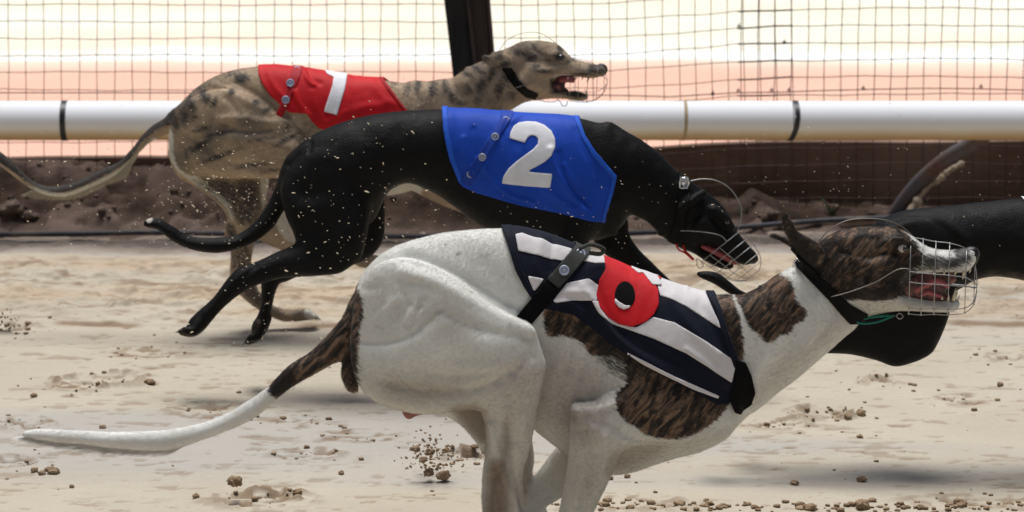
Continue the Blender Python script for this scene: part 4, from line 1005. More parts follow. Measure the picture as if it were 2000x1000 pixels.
    body = finish_body(sc, F, org, M_white, root, fo, white, pat, dark, skin_shade, ds, sand_shade=[([(690, 735), (780, 720), (900, 700), (1000, 690), (1060, 720), (1050, 820), (1030, 1000), (940, 1000), (945, 830), (880, 815), (740, 810)], 26, .55), ([(1115, 800), (1220, 860), (1420, 850), (1300, 910), (1190, 930), (1160, 1000), (1090, 1000)], 20, .5), ([(1560, 690), (1620, 640), (1690, 600), (1640, 670), (1480, 800), (1500, 730)], 16, .5), ([(1680, 600), (1850, 600), (1850, 620), (1660, 625)], 6, .6)], noise=.0011)  # beige of sand dust and shaded undersides, painted into the coat
    # face
    part_puff(Y, (1870, 470, 1925, 540), (-.04, .04), .0012, lambda s, f: (s.puff(f, [(1882, 487), (1892, 482), (1904, 482), (1912, 489), (1913, 500), (1908, 513), (1900, 522), (1890, 520), (1884, 508), (1880, 497)], ratio=1.0, k=.004), s.chain(f, [(1906, 500, -.017, 4)], k=.002, op='sub')), 'nose', M_nose, root, org)
    ball('eye', 1763, 485, Y, -.031, .0088, M_eyew, root, org, (1, .8, .9)); ball('pupil', 1768, 486, Y, -.0355, .0056, M_eye, root.children[-1], org, (1, .8, 1))
    ball('eye', 1763, 485, Y, .031, .0088, M_eye, root, org, (1, .8, .9))
    part_puff(Y, (1740, 500, 1900, 620), (-.04, .04), .0014, lambda s, f: s.puff(f, [(1750, 535), (1800, 528), (1850, 527), (1862, 533), (1868, 548), (1852, 560), (1848, 572), (1862, 584), (1830, 590), (1780, 586), (1750, 580)], ratio=.62, k=.003), 'mouth_lining', M_mouth, root, org)
    part_puff(Y, (1760, 520, 1890, 620), (-.04, .04), .0012, lambda s, f: (s.chain(f, [(1790, 566, -.010, 8), (1810, 556, -.012, 7), (1830, 549, -.013, 6), (1846, 556, -.013, 5), (1852, 562, -.011, 3)], k=.003), s.chain(f, [(1800, 577, -.016, 3), (1812, 571, -.017, 5), (1826, 575, -.018, 4), (1838, 579, -.016, 3)], k=.003)), 'tongue', M_tongue, root, org)
    for (a, b, yo, r0) in [((1884, 527), (1880, 546), -.010, .0042), ((1868, 528), (1864, 538), -.013, .003), ((1896, 526), (1893, 534), -.006, .0022), ((1862, 587), (1867, 563), -.010, .0045), ((1852, 586), (1853, 575), -.014, .0032), ((1871, 586), (1874, 576), -.005, .0024), ((1840, 585), (1840, 577), -.015, .003), ((1826, 530), (1823, 538), -.017, .003), ((1845, 530), (1843, 537), -.016, .0028), ((1884, 527), (1881, 543), .010, .004), ((1864, 586), (1870, 566), .010, .004)]:
        mb = MB(); p, q = W(a[0], a[1], Y+yo)-org, W(b[0], b[1], Y+yo)-org; mb.tube([p, (p+q)/2, q], [r0*.8, r0*.62, r0*.12], 8); mb.build('tooth', M_tooth, root)
    part_puff(Y, (775, 785, 850, 830), (-.05, .05), .0016, lambda s, f: s.puff(f, [(785, 800), (800, 798), (840, 796), (842, 806), (815, 812), (800, 819), (790, 814)], yc=-.01, ratio=.9, k=.003), 'sheath', M_flesh, root, org)
    # collar, cords and wire muzzle
    col = shell(sc, F, [(1548, 508), (1556, 500), (1570, 512), (1610, 548), (1640, 578), (1665, 602), (1700, 622), (1690, 642), (1664, 640), (1645, 618), (1620, 588), (1588, 556), (1560, 530)], .0035, -.05, thick=.003, name='collar', mat_=M_collar, parent=root, org=org)
    mb = MB(); px_tube(mb, [(1549, 522, -.012), (1551, 512, -.014), (1558, 506, -.014), (1563, 512, -.012)], Y, org, .0018); mb.build('buckle', M_buckle, col)
    mb = MB(); px_tube(mb, [(1672, 628, -.02), (1687, 632, -.022), (1713, 629, -.022), (1735, 621, -.018), (1746, 616, -.014)], Y, org, .0021); px_tube(mb, [(1676, 626, -.016), (1698, 621, -.02), (1724, 618, -.02), (1746, 617, -.014)], Y, org, .0017); px_tube(mb, [(1690, 622, -.01), (1712, 616, -.012), (1735, 616, -.01)], Y, org, .0015); mb.build('cord', M_green, col)
    st = [(1777, 538, 75, .052), (1801, 541, 74, .050), (1826, 543, 71, .047), (1853, 545, 70, .043), (1886, 549, 62, .034), (1903, 556, 38, .020), (1908, 560, 8, .006)]
    bk = basket(Y, st, org, root, (1, .03), [0, 84, 100, 148, 180, 212, 262, 276], .0009)
    mb = MB(); px_tube(mb, [(1600, 471, -.012), (1617, 451, -.012), (1643, 435, -.01), (1669, 428, -.008), (1703, 427, -.006), (1734, 431, -.004), (1760, 442, -.002), (1776, 455, 0), (1784, 463, 0)], Y, org, .0010)
    for s_ in (-1, 1): px_tube(mb, [(1623, 580, s_*.052), (1660, 570, s_*.055), (1710, 551, s_*.055), (1752, 527, s_*.053), (1777, 525, s_*.052)], Y, org, .0010)
    mb.build('muzzle_stay', M_steel_d, bk)
    mb = MB(); px_tube(mb, [(1750, 617, -.004), (1757, 623, -.010), (1764, 618, -.004), (1757, 612, .002), (1750, 617, -.004)], Y, org, .001); mb.build('ring', M_steel, bk)
    # jacket
    lines = [([(1010, 470), (1020, 520), (1040, 570)], 7, 1.2), ([(1060, 470), (1050, 520), (1065, 570)], 9, 2), ([(1080, 480), (1075, 530)], 6, -1.5), ([(1140, 560), (1165, 600), (1200, 650), (1250, 690), (1330, 740)], 8, 2.6), ([(1165, 560), (1190, 620), (1240, 665), (1320, 705)], 7, -2.2), ([(1110, 570), (1150, 575), (1160, 600)], 7, 2.2), ([(1310, 590), (1350, 640), (1400, 690)], 10, 1.8), ([(1370, 600), (1400, 650), (1425, 720)], 8, -1.5), ([(1340, 680), (1380, 710), (1415, 750)], 6, 1.8), ([(1080, 590), (1110, 590), (1140, 610)], 5, 1.8)]
    dp = lambda V, N: 1.5*folds(V, N, Y, lines)+(.0022)*(fbm(V[:, 0]*20+5-V[:, 2]*6, V[:, 2]*9+V[:, 0]*8+5, 77, 4)-.5)*2
    jp = [(985, 430), (1010, 425), (1060, 435), (1120, 457), (1180, 483), (1240, 507), (1300, 529), (1350, 544), (1384, 560), (1406, 609), (1415, 647), (1440, 714), (1438, 748), (1427, 787), (1402, 790), (1360, 764), (1297, 731), (1234, 693), (1192, 668), (1154, 638), (1120, 614), (1066, 603), (1043, 580), (1026, 559), (1011, 525), (995, 475), (980, 447)]
    jk = shell(sc, Fj, jp, .0055, disp=dp, thick=.002, name='racing_jacket', mat_=M_navy, parent=root, org=org)
    jk['label'] = 'black and white striped jacket'
    c8 = lambda L: [(940+a/2.381, 420+b/2.381) for a, b in L]
    sp = [c8([(128, 30), (180, 20), (300, 62), (440, 120), (436, 150), (300, 108), (200, 82), (150, 76)]), c8([(158, 112), (190, 106), (300, 142), (425, 180), (385, 226), (300, 208), (200, 182), (172, 178)]),
          c8([(478, 226), (500, 200), (585, 212), (582, 246), (530, 240)]), c8([(215, 285), (292, 300), (246, 358)]), c8([(332, 398), (400, 318), (500, 302), (548, 332), (538, 400), (500, 398), (420, 396), (350, 406)]),
          c8([(512, 400), (545, 400), (575, 455), (640, 500), (720, 515), (800, 472), (900, 500), (1050, 590), (1190, 688), (1165, 782), (1050, 700), (950, 635), (800, 565), (700, 530), (610, 500), (545, 452)]),
          c8([(815, 320), (870, 330), (980, 360), (1050, 385), (1090, 470), (1127, 540), (1050, 490), (950, 432), (835, 386)]), c8([(650, 612), (750, 662), (900, 740), (1000, 786), (1106, 838), (1100, 850), (990, 803), (880, 748), (750, 680), (660, 622)]),
          c8([(600, 150), (700, 190), (850, 262), (990, 322), (980, 352), (840, 303), (700, 238), (590, 198)])]
    for i, q in enumerate(sp): shell(sc, Fj, q, .0066, disp=dp, thick=.0012, name='stripe', mat_=M_stripe, parent=jk, org=org, side='both' if i in (0, 6, 8) else 'near')
    shell(sc, Fj, c8([(576, 215), (620, 205), (680, 218), (760, 255), (850, 322), (846, 332), (800, 318), (826, 365), (827, 420), (804, 460), (765, 490), (700, 512), (640, 500), (590, 470), (552, 425), (537, 370), (550, 310), (580, 268)]), .0078, disp=dp, thick=.0012, name='red_ring', mat_=M_red, parent=jk, org=org)
    el = lambda cx, cy, rx, ry, a0=0, a1=360, n=18: [(cx+rx*math.cos(R(a)), cy+ry*math.sin(R(a))) for a in np.linspace(a0, a1, n, endpoint=(a1-a0 < 360))]
    shell(sc, Fj, c8(el(669, 376, 48, 57)), .0087, disp=dp, thick=.001, name='ring_centre', mat_=M_black_c, parent=jk, org=org, side='near')
    shell(sc, Fj, c8([(618, 382), (640, 402), (668, 418), (696, 420), (686, 430), (662, 436), (638, 426), (622, 405)]), .0095, disp=dp, thick=.001, name='ring_centre', mat_=M_stripe, parent=jk, org=org, side='near')
    shell(sc, Fj, c8([(694, 250), (722, 250), (756, 272), (748, 288), (778, 296), (832, 322), (846, 346), (800, 340), (760, 296), (735, 292), (700, 270)]), .0089, disp=dp, thick=.001, name='number', mat_=M_stripe, parent=jk, org=org)
    # edge binding, chest band, belly strap
    shell(sc, Fj, [(976, 446), (986, 428), (996, 446), (1004, 475), (1019, 524), (1034, 558), (1050, 580), (1040, 586), (1024, 562), (1007, 530), (990, 478)], .0072, disp=dp, thick=.0016, name='binding', mat_=M_navy, parent=jk, org=org)
    shell(sc, Fj, [(1380, 555), (1390, 566), (1410, 607), (1421, 647), (1446, 712), (1436, 722), (1410, 650), (1400, 610), (1376, 570)], .0070, disp=dp, thick=.0016, name='binding', mat_=M_navy, parent=jk, org=org)
    shell(sc, Fj, [(1438, 705), (1458, 712), (1470, 740), (1478, 775), (1470, 800), (1448, 812), (1436, 806), (1424, 778), (1436, 745)], .0072, disp=dp, thick=.002, name='chest_band', mat_=M_black_c, parent=jk, org=org, side='near')
    Fs = np.minimum(Fj, F)
    s1 = [(1132, 484), (1152, 478), (1170, 486), (1150, 505), (1092, 563), (1068, 545), (1107, 505)]; s2 = [(1070, 542), (1094, 562), (1066, 600), (1034, 637), (1008, 618), (1040, 580)]
    shell(sc, Fj, s1, .0100, disp=dp, thick=.003, name='belly_strap', mat_=M_olive, parent=jk, org=org)
    shell(sc, Fj, s2, .0088, disp=dp, thick=.003, name='belly_strap', mat_=M_black_c, parent=jk, org=org, side='near')
    mb = MB(); px_tube(mb, [(1132, 486, -.055), (1150, 478, -.045), (1168, 481, -.035), (1180, 488, -.03), (1172, 496, -.035), (1152, 494, -.045)], Y, org, [.004]*26, 5); mb.build('strap_end', M_olive, jk)
    for px, py in ((1134, 495), (1102, 528)): snap(sc, Fj, px, py, .0135, org, jk, .0095)
    # loose tail hair
    fringe('tail_hair', Y, [(60, 850), (120, 856), (200, 864), (280, 872), (340, 868), (400, 850), (460, 825), (520, 788)], [(22, 856), (66, 868), (146, 882), (232, 890), (316, 892), (352, 872), (408, 852), (474, 822)], org, root, M_white, 2600, 0, .0006, 3, .008)
    fringe('tail_hair', Y, [(540, 760), (600, 720), (650, 690)], [(528, 788), (585, 752), (640, 714)], org, root, M_lip, 120, 0, .0006, 5, .008)
    return sc, F

# ================================================================ 2. black dog with the blue jacket
def black_dog():
    Y = 6.875; sc = Sculpt(Y, (270, 195, 1495, 690), (-.16, .16), .0032)
    org = np.array([W(900, 500, Y)[0], Y, 0.])
    root = empty('greyhound', org, 'black greyhound in the blue jacket with a white number 2, head lowered', 'dog', 'racing greyhounds')
    F = sc.new()
    torso = [(548, 345), (556, 318), (572, 296), (592, 276), (622, 258), (660, 242), (700, 230), (750, 221), (805, 216), (865, 214), (920, 216), (985, 222), (1050, 226), (1100, 228), (1135, 232), (1172, 243), (1220, 264), (1262, 288), (1295, 320), (1300, 380), (1262, 418), (1232, 412), (1218, 438), (1190, 462), (1150, 470), (1095, 474), (1030, 470), (975, 456), (930, 436), (888, 404), (848, 377), (800, 357), (768, 368), (752, 385), (720, 440), (640, 445), (575, 420), (552, 385)]
    sc.puff(F, torso, ctrl=[(600, 340, 0, .62), (760, 300, 0, .72), (950, 330, 0, .6), (1150, 350, 0, .6), (1260, 340, 0, .6)])
    Fj = F.copy()
    sc.puff(F, [(1180, 245), (1225, 262), (1265, 287), (1303, 318), (1332, 346), (1352, 366), (1360, 420), (1342, 482), (1312, 474), (1292, 461), (1272, 441), (1250, 421), (1225, 410), (1180, 380)], ratio=.6, k=.025)
    # forelegs reaching down in front, mostly behind the white dog
    sc.puff(F, [(1150, 420), (1200, 400), (1225, 425), (1229, 455), (1246, 484), (1275, 514), (1302, 540), (1340, 575), (1390, 620), (1378, 632), (1320, 600), (1270, 562), (1225, 528), (1185, 500), (1160, 472)], k=.014, ctrl=[(1190, 440, .045, .5), (1300, 560, .05, .75)])
    sc.chain(F, [(1140, 420, -.04, 34), (1120, 480, -.045, 28), (1175, 560, -.045, 18), (1200, 620, -.045, 13)], k=.02); paw(sc, F, 1200, 622, -.045, 36, 40, 9); paw(sc, F, 1384, 626, .05, 36, 30, 9)
    Fj = np.minimum(Fj, F)
    # near hind leg (black)
    sc.puff(F, [(552, 360), (590, 318), (640, 300), (690, 320), (718, 370), (722, 420), (715, 468), (706, 500), (686, 519), (662, 533), (618, 538), (560, 541), (528, 548), (495, 559), (472, 572), (450, 588), (422, 615), (400, 640), (384, 652), (366, 644), (368, 628), (392, 604), (418, 578), (438, 552), (452, 534), (470, 520), (500, 510), (540, 492), (575, 476), (572, 455), (560, 430), (550, 395)],
            k=.02, ctrl=[(610, 340, -.03, .42), (620, 420, -.045, .44), (690, 470, -.060, .46), (560, 520, -.055, .75), (420, 600, -.058, .85)])
    # far hind leg
    sc.puff(F, [(640, 420), (700, 380), (735, 372), (751, 390), (752, 430), (750, 462), (739, 486), (718, 505), (680, 520), (600, 535), (560, 550), (545, 556), (536, 580), (530, 610), (524, 640), (510, 655), (494, 650), (500, 626), (508, 600), (510, 570), (512, 545), (540, 520), (600, 490)],
            k=.012, ctrl=[(700, 440, .045, .5), (600, 520, .05, .7), (520, 600, .05, .9)])
    sc.chain(F, [(404, 614, -.058, 13), (386, 632, -.058, 15)], k=.008); sc.chain(F, [(518, 622, .05, 12), (506, 642, .05, 14)], k=.008); paw(sc, F, 390, 632, -.058, 38, 150, 13); paw(sc, F, 508, 636, .05, 38, 122, 13)
    # tail
    sc.puff(F, [(600, 290), (566, 302), (552, 328), (542, 352), (532, 378), (520, 402), (500, 430), (478, 450), (453, 461), (411, 464), (369, 460), (338, 442), (315, 429), (298, 425), (284, 430), (279, 440), (290, 445), (308, 449), (330, 466), (357, 482), (394, 492), (428, 494), (462, 487), (495, 474), (520, 457), (537, 440), (550, 420), (562, 400), (575, 360)], ratio=.85, k=.012)
    # head
    sc.puff(F, [(1300, 330), (1332, 348), (1368, 366), (1400, 390), (1424, 418), (1436, 445), (1450, 464), (1466, 482), (1478, 498), (1479, 508), (1466, 515), (1452, 517), (1440, 511), (1420, 497), (1396, 484), (1375, 478), (1355, 482), (1330, 478), (1308, 455), (1300, 400)], k=.014, ctrl=[(1330, 420, 0, .62), (1390, 430, 0, .66), (1440, 475, 0, .95), (1470, 503, 0, 1)])
    sc.puff(F, [(1340, 470), (1368, 482), (1392, 494), (1412, 506), (1428, 513), (1434, 519), (1428, 525), (1410, 525), (1385, 514), (1358, 497), (1335, 484)], k=.01, ctrl=[(1350, 480, 0, .9), (1420, 518, 0, 1.2)])
    sc.chain(F, [(1395, 410, -.03, 9), (1418, 428, -.030, 8), (1430, 444, -.024, 6)], k=.01); sc.chain(F, [(1370, 440, -.035, 14), (1400, 458, -.026, 9)], k=.015)
    sc.chain(F, [(1421, 433, -.040, 6)], k=.005, op='sub')
    # folded ears against the neck
    for s_ in (-1, 1): sc.chain(F, [(1372, 378, s_*.032, 9), (1350, 392, s_*.042, 9), (1330, 408, s_*.046, 5)], k=.005)
    fo = [([(560, 330), (590, 300), (604, 285), (602, 300)], 5, -3), ([(610, 310), (650, 312), (690, 335)], 14, 1.5), ([(712, 380), (722, 420), (720, 470)], 7, -2), ([(1120, 240), (1150, 290), (1190, 345), (1196, 400)], 12, 2.5), ([(1200, 260), (1215, 320), (1205, 380)], 12, -2.2), ([(1240, 300), (1280, 370), (1270, 420)], 9, 1.8), ([(780, 260), (800, 300), (790, 345)], 12, -1.6), ([(820, 250), (845, 300), (840, 350)], 12, 1.4), ([(600, 420), (640, 490), (690, 505)], 10, -1.8), ([(560, 520), (620, 505), (680, 480)], 8, 1.6), ([(640, 350), (700, 420), (690, 500)], 16, 2.5), ([(600, 380), (640, 450), (620, 510)], 14, -2.5), ([(690, 250), (740, 290), (750, 350)], 14, -2), ([(500, 520), (450, 565), (410, 615)], 4, -1.8), ([(1230, 290), (1260, 340), (1260, 400)], 14, -2.5), ([(1290, 340), (1300, 400), (1290, 450)], 10, 2), ([(1340, 370), (1340, 420), (1330, 460)], 7, -2), ([(1350, 400), (1390, 440), (1400, 470)], 7, 1.6), ([(900, 390), (960, 430), (1040, 445)], 12, 2)]
    finish_body(sc, F, org, M_black, root, fo, white=[([(278, 438), (286, 428), (292, 432), (286, 446)], 3), ([(1170, 405), (1188, 408), (1184, 418), (1168, 416)], 4, .8)], pat=[([(360, 636), (378, 630), (372, 656), (352, 656)], 4, .8), ([(490, 640), (505, 648), (490, 668), (472, 672)], 5, .8)], noise=.001)
    part_puff(Y, (1450, 480, 1495, 530), (-.04, .04), .0014, lambda s, f: s.puff(f, [(1462, 486), (1470, 487), (1479, 498), (1481, 508), (1474, 515), (1464, 514), (1460, 502)], ratio=1.0, k=.004), 'nose', M_nose, root, org)
    for s_ in (-1, 1): ball('eye', 1420, 433, Y, s_*.031, .0075, M_eye, root, org, (1, .8, .9))
    part_puff(Y, (1355, 460, 1455, 535), (-.04, .04), .0014, lambda s, f: s.puff(f, [(1366, 474), (1395, 482), (1420, 495), (1442, 510), (1446, 516), (1430, 517), (1410, 508), (1385, 495), (1366, 484)], ratio=.9, k=.003), 'tongue', M_tongue, root, org)
    for (a, b, yo) in [((1446, 514), (1440, 524), -.009), ((1424, 516), (1430, 506), -.009), ((1446, 514), (1441, 523), .009)]:
        mb = MB(); p, q = W(a[0], a[1], Y+yo)-org, W(b[0], b[1], Y+yo)-org; mb.tube([p, (p+q)/2, q], [.003, .0024, .0005], 8); mb.build('tooth', M_tooth, root)
    claws(390, 632, -.058, 38, 150, 12, Y, org, root); claws(508, 636, .05, 38, 122, 12, Y, org, root)
    # collar, buckle, cord, muzzle
    col = shell(sc, F, [(1330, 338), (1350, 352), (1346, 400), (1336, 450), (1322, 485), (1305, 478), (1320, 430), (1328, 380)], .0035, -.05, thick=.003, name='collar', mat_=M_collar, parent=root, org=org)
    c = W(1336, 357, Y-.030)-org; mb = MB(); mb.tube([c+np.array([dx, 0, dz]) for dx, dz in ((-.008, .011), (.008, .011), (.010, .0), (.007, -.012), (-.009, -.012), (-.009, 0))], .0026, 8, closed=True); mb.box(c+np.array([0, .002, 0]), (.012, .004, .020)); mb.build('buckle', M_buckle, col)
    mb = MB(); px_tube(mb, [(1320, 476, -.03), (1326, 488, -.03), (1338, 494, -.03), (1354, 508, -.028)], Y, org, .0022); px_tube(mb, [(1334, 478, -.02), (1338, 490, -.026), (1350, 502, -.028), (1355, 507, -.028)], Y, org, .0026); mb.build('cord', M_redc, col)
    st = [(1408, 481, 48, .046), (1424, 494, 46, .044), (1437, 505, 44, .040), (1451, 519, 40, .034), (1462, 530, 31, .024), (1470, 538, 17, .013)]
    bk = basket(Y, st, org, root, (.62, .78), [0, 95, 125, 155, 180, 205, 235, 265], .0009, weld=False)
    mb = MB(); px_tube(mb, [(1346, 354, -.01), (1368, 350, -.008), (1392, 351, -.006), (1413, 359, -.004), (1431, 374, -.002), (1443, 394, 0), (1448, 412, 0), (1446, 433, 0), (1440, 450, 0)], Y, org, .0012)
    for s_ in (-1, 1): px_tube(mb, [(1329, 451, s_*.05), (1347, 451, s_*.052), (1380, 454, s_*.05), (1407, 460, s_*.048), (1419, 471, s_*.046)], Y, org, .0010)
    px_tube(mb, [(1362, 516, -.004), (1360, 506, -.008), (1366, 508, -.008), (1374, 518, -.004), (1366, 524, 0), (1360, 516, 0)], Y, org, .001)
    mb.build('muzzle_stay', M_steel, bk)
    # jacket
    c5 = lambda L: [(840+a/3.333, 180+b/3.333) for a, b in L]
    lines = [([(905, 270), (910, 310), (925, 345)], 5, 2.2), ([(945, 325), (965, 355), (1000, 382), (1040, 395)], 5, 3), ([(952, 345), (985, 380), (1030, 398)], 4, -2), ([(925, 255), (930, 300)], 5, -1.6), ([(1075, 290), (1085, 330), (1110, 370), (1142, 408)], 5, 3.4), ([(1092, 300), (1105, 345), (1130, 380), (1155, 408)], 5, -2.6), ([(1100, 320), (1120, 355), (1150, 395)], 4, 2), ([(1000, 240), (1030, 224), (1070, 222)], 5, 2), ([(1150, 250), (1165, 290), (1190, 335)], 4, 2), ([(1130, 260), (1150, 300), (1170, 350)], 7, -1.5), ([(985, 235), (965, 280), (935, 340)], 5, 1.5), ([(1010, 300), (1000, 350)], 9, 1.5), ([(880, 230), (888, 290)], 6, 1.2), ([(1060, 360), (1100, 395), (1140, 412)], 6, 1.6)]
    dp = lambda V, N: 1.5*folds(V, N, Y, lines)+.0030*(fbm(V[:, 0]*16+V[:, 2]*9+5, V[:, 2]*7-V[:, 0]*3+5, 78, 4)-.5)*2
    jp = c5([(75, 60), (300, 70), (700, 80), (955, 120), (962, 160), (1010, 290), (1080, 400), (1150, 480), (1215, 550), (1180, 680), (1145, 800), (1140, 852), (1060, 838), (950, 808), (800, 778), (600, 738), (430, 692), (300, 656), (215, 618), (190, 590), (170, 530), (130, 430), (110, 350), (90, 250), (80, 140)])
    jk = shell(sc, Fj, jp, .0055, disp=dp, thick=.002, name='racing_jacket', mat_=M_blue, parent=root, org=org); jk['label'] = 'blue jacket with a white number 2'
    shell(sc, Fj, c5([(72, 60), (108, 62), (112, 140), (120, 250), (138, 340), (160, 430), (196, 524), (214, 584), (192, 596), (166, 534), (126, 432), (106, 352), (86, 252), (76, 140)]), .0070, disp=dp, thick=.0015, name='binding', mat_=M_bluet, parent=jk, org=org)
    shell(sc, Fj, c5([(925, 100), (958, 112), (968, 160), (1014, 288), (1084, 398), (1154, 478), (1218, 548), (1186, 680), (1148, 802), (1143, 856), (1118, 850), (1126, 800), (1160, 680), (1190, 560), (1130, 494), (1060, 414), (990, 300), (940, 170)]), .0070, disp=dp, thick=.0015, name='binding', mat_=M_bluet, parent=jk, org=org)
    shell(sc, Fj, c5([(470, 100), (548, 110), (540, 170), (380, 400), (262, 612), (190, 584), (330, 370), (455, 190)]), .0072, disp=dp, thick=.0015, name='fastening_flap', mat_=M_blued, parent=jk, org=org, side='near')
    n2 = [(518, 300), (524, 262), (545, 228), (580, 208), (630, 202), (690, 206), (745, 224), (790, 258), (814, 305), (814, 360), (790, 408), (750, 446), (700, 474), (655, 496), (634, 512), (795, 526), (781, 614), (640, 606), (468, 588), (476, 545), (510, 492), (560, 448), (620, 404), (672, 368), (702, 335), (704, 306), (688, 288), (660, 282), (638, 294), (626, 312), (616, 328)]
    shell(sc, Fj, c5(n2), .0070, disp=dp, thick=.0012, name='number', mat_=M_num, parent=jk, org=org, side='near')
    for px, py in ((988, 235), (967, 267), (942, 307), (919, 340)): snap(sc, Fj, px, py, .0092, org, jk, .0088)
    return sc, F

# ================================================================ 3. brindle dog with the red jacket
def brindle_dog():
    Y = 7.5; sc = Sculpt(Y, (-130, 60, 1205, 645), (-.17, .17), .0034)
    org = np.array([W(620, 500, Y)[0], Y, 0.])
    root = empty('greyhound', org, 'fawn brindle greyhound in the red jacket, mouth open, farthest from the viewer', 'dog', 'racing greyhounds')
    F = sc.new()
    torso = [(336, 240), (346, 212), (368, 186), (400, 161), (440, 142), (480, 134), (520, 130), (570, 133), (620, 139), (680, 151), (740, 156), (790, 164), (835, 164), (875, 160), (905, 200), (905, 260), (880, 320), (830, 358), (780, 378), (720, 378), (660, 350), (610, 318), (560, 300), (480, 310), (400, 320), (345, 300)]
    sc.puff(F, torso, ctrl=[(400, 230, 0, .62), (550, 220, 0, .66), (700, 260, 0, .58), (850, 250, 0, .58)])
    sc.puff(F, [(800, 166), (838, 165), (875, 158), (905, 138), (935, 122), (970, 108), (1010, 105), (1060, 160), (1052, 188), (1020, 202), (992, 220), (960, 250), (920, 280), (870, 280), (820, 230)], ratio=.6, k=.022)
    Fj = F.copy()
    # near thigh folded forward
    sc.puff(F, [(336, 230), (350, 205), (400, 180), (450, 175), (500, 190), (545, 225), (590, 262), (640, 300), (662, 330), (650, 362), (600, 372), (560, 350), (520, 347), (450, 348), (390, 345), (352, 338), (332, 312), (329, 275)], k=.007, ctrl=[(380, 270, -.045, .45), (500, 280, -.064, .48), (620, 330, -.07, .5)])
    sc.chain(F, [(630, 350, -.055, 24), (650, 420, -.055, 18), (675, 480, -.055, 14), (705, 508, -.055, 12), (725, 512, -.055, 12)], k=.014); paw(sc, F, 722, 510, -.055, 28, 5, 9)
    # far hind leg, foot on the sand
    sc.puff(F, [(331, 290), (352, 270), (420, 300), (500, 320), (524, 345), (522, 372), (514, 405), (503, 440), (496, 480), (490, 515), (494, 545), (508, 572), (532, 598), (565, 606), (602, 606), (614, 612), (612, 624), (585, 628), (552, 628), (525, 618), (495, 600), (468, 576), (450, 545), (450, 500), (448, 450), (440, 415), (420, 392), (388, 366), (352, 344), (336, 318)],
            k=.010, ctrl=[(400, 320, .02, .5), (470, 370, .04, .45), (470, 500, .05, .75), (580, 618, .05, .8)])
    sc.chain(F, [(452, 445, .048, 14), (452, 465, .048, 12)], k=.01); paw(sc, F, 582, 615, .05, 36, 4, 9)
    # forelegs stretched forward, hidden behind the black dog
    for s_, x in ((-1, 0), (1, 24)): sc.chain(F, [(800+x, 330, s_*.045, 34), (870+x, 380, s_*.05, 20), (960+x, 420, s_*.05, 14), (1060+x, 452, s_*.05, 11), (1090+x, 460, s_*.05, 11)], k=.02); paw(sc, F, 1088+x, 459, s_*.05, 34, 10, 8)
    # part of the lower leg seen behind the black tail
    sc.puff(F, [(505, 400), (540, 400), (560, 415), (572, 445), (584, 476), (568, 490), (545, 486), (510, 470), (490, 455)], yc=.045, ratio=.5, k=.012)
    # tail
    sc.puff(F, [(360, 215), (340, 212), (320, 231), (300, 244), (280, 262), (265, 281), (250, 299), (233, 315), (200, 331), (168, 346), (130, 360), (92, 364), (62, 352), (42, 333), (20, 312), (0, 296), (-20, 284), (-60, 270), (-100, 264), (-102, 272), (-60, 284), (-30, 302), (0, 322), (20, 338), (48, 360), (80, 378), (110, 384), (140, 382), (180, 366), (215, 350), (240, 332), (264, 308), (280, 290), (300, 274), (325, 262), (345, 255)], ratio=.85, k=.010)
    # head
    sc.puff(F, [(955, 112), (975, 102), (1000, 90), (1018, 82), (1042, 80), (1068, 81), (1088, 86), (1103, 98), (1118, 113), (1140, 121), (1162, 126), (1178, 126), (1185, 132), (1184, 142), (1174, 150), (1152, 152), (1128, 150), (1106, 148), (1090, 150), (1080, 160), (1076, 172), (1070, 188), (1050, 190), (1020, 188), (985, 160), (960, 135)], k=.014, ctrl=[(1000, 130, 0, .62), (1050, 115, 0, .66), (1110, 130, 0, .85), (1160, 138, 0, 1)])
    sc.puff(F, [(1030, 165), (1060, 162), (1080, 172), (1105, 178), (1125, 178), (1142, 182), (1150, 187), (1146, 194), (1132, 197), (1105, 193), (1070, 192), (1040, 192)], k=.01, ctrl=[(1050, 180, 0, .8), (1130, 188, 0, 1.2)])
    sc.chain(F, [(1075, 108, -.027, 8), (1092, 106, -.029, 6), (1104, 114, -.022, 5)], k=.012); sc.chain(F, [(1040, 140, -.036, 14), (1080, 140, -.030, 9), (1105, 136, -.02, 6)], k=.014); sc.chain(F, [(1030, 160, -.03, 18), (1060, 170, -.022, 10)], k=.014)
    sc.chain(F, [(1095, 112, -.042, 8)], k=.004, op='sub')
    # ears folded back
    sc.puff(F, [(941, 110), (948, 106), (958, 108), (972, 102), (990, 104), (1002, 118), (1000, 136), (985, 138), (970, 130), (955, 126), (944, 122)], ctrl=[(945, 114, -.035, .5), (985, 120, -.042, .45)], k=.006); sc.chain(F, [(950, 114, -.052, 4), (965, 120, -.054, 6), (980, 126, -.055, 5)], k=.004, op='sub')
    sc.puff(F, [(958, 104), (970, 99), (985, 98), (995, 106), (985, 114), (966, 112)], yc=.03, ratio=.5, k=.006)
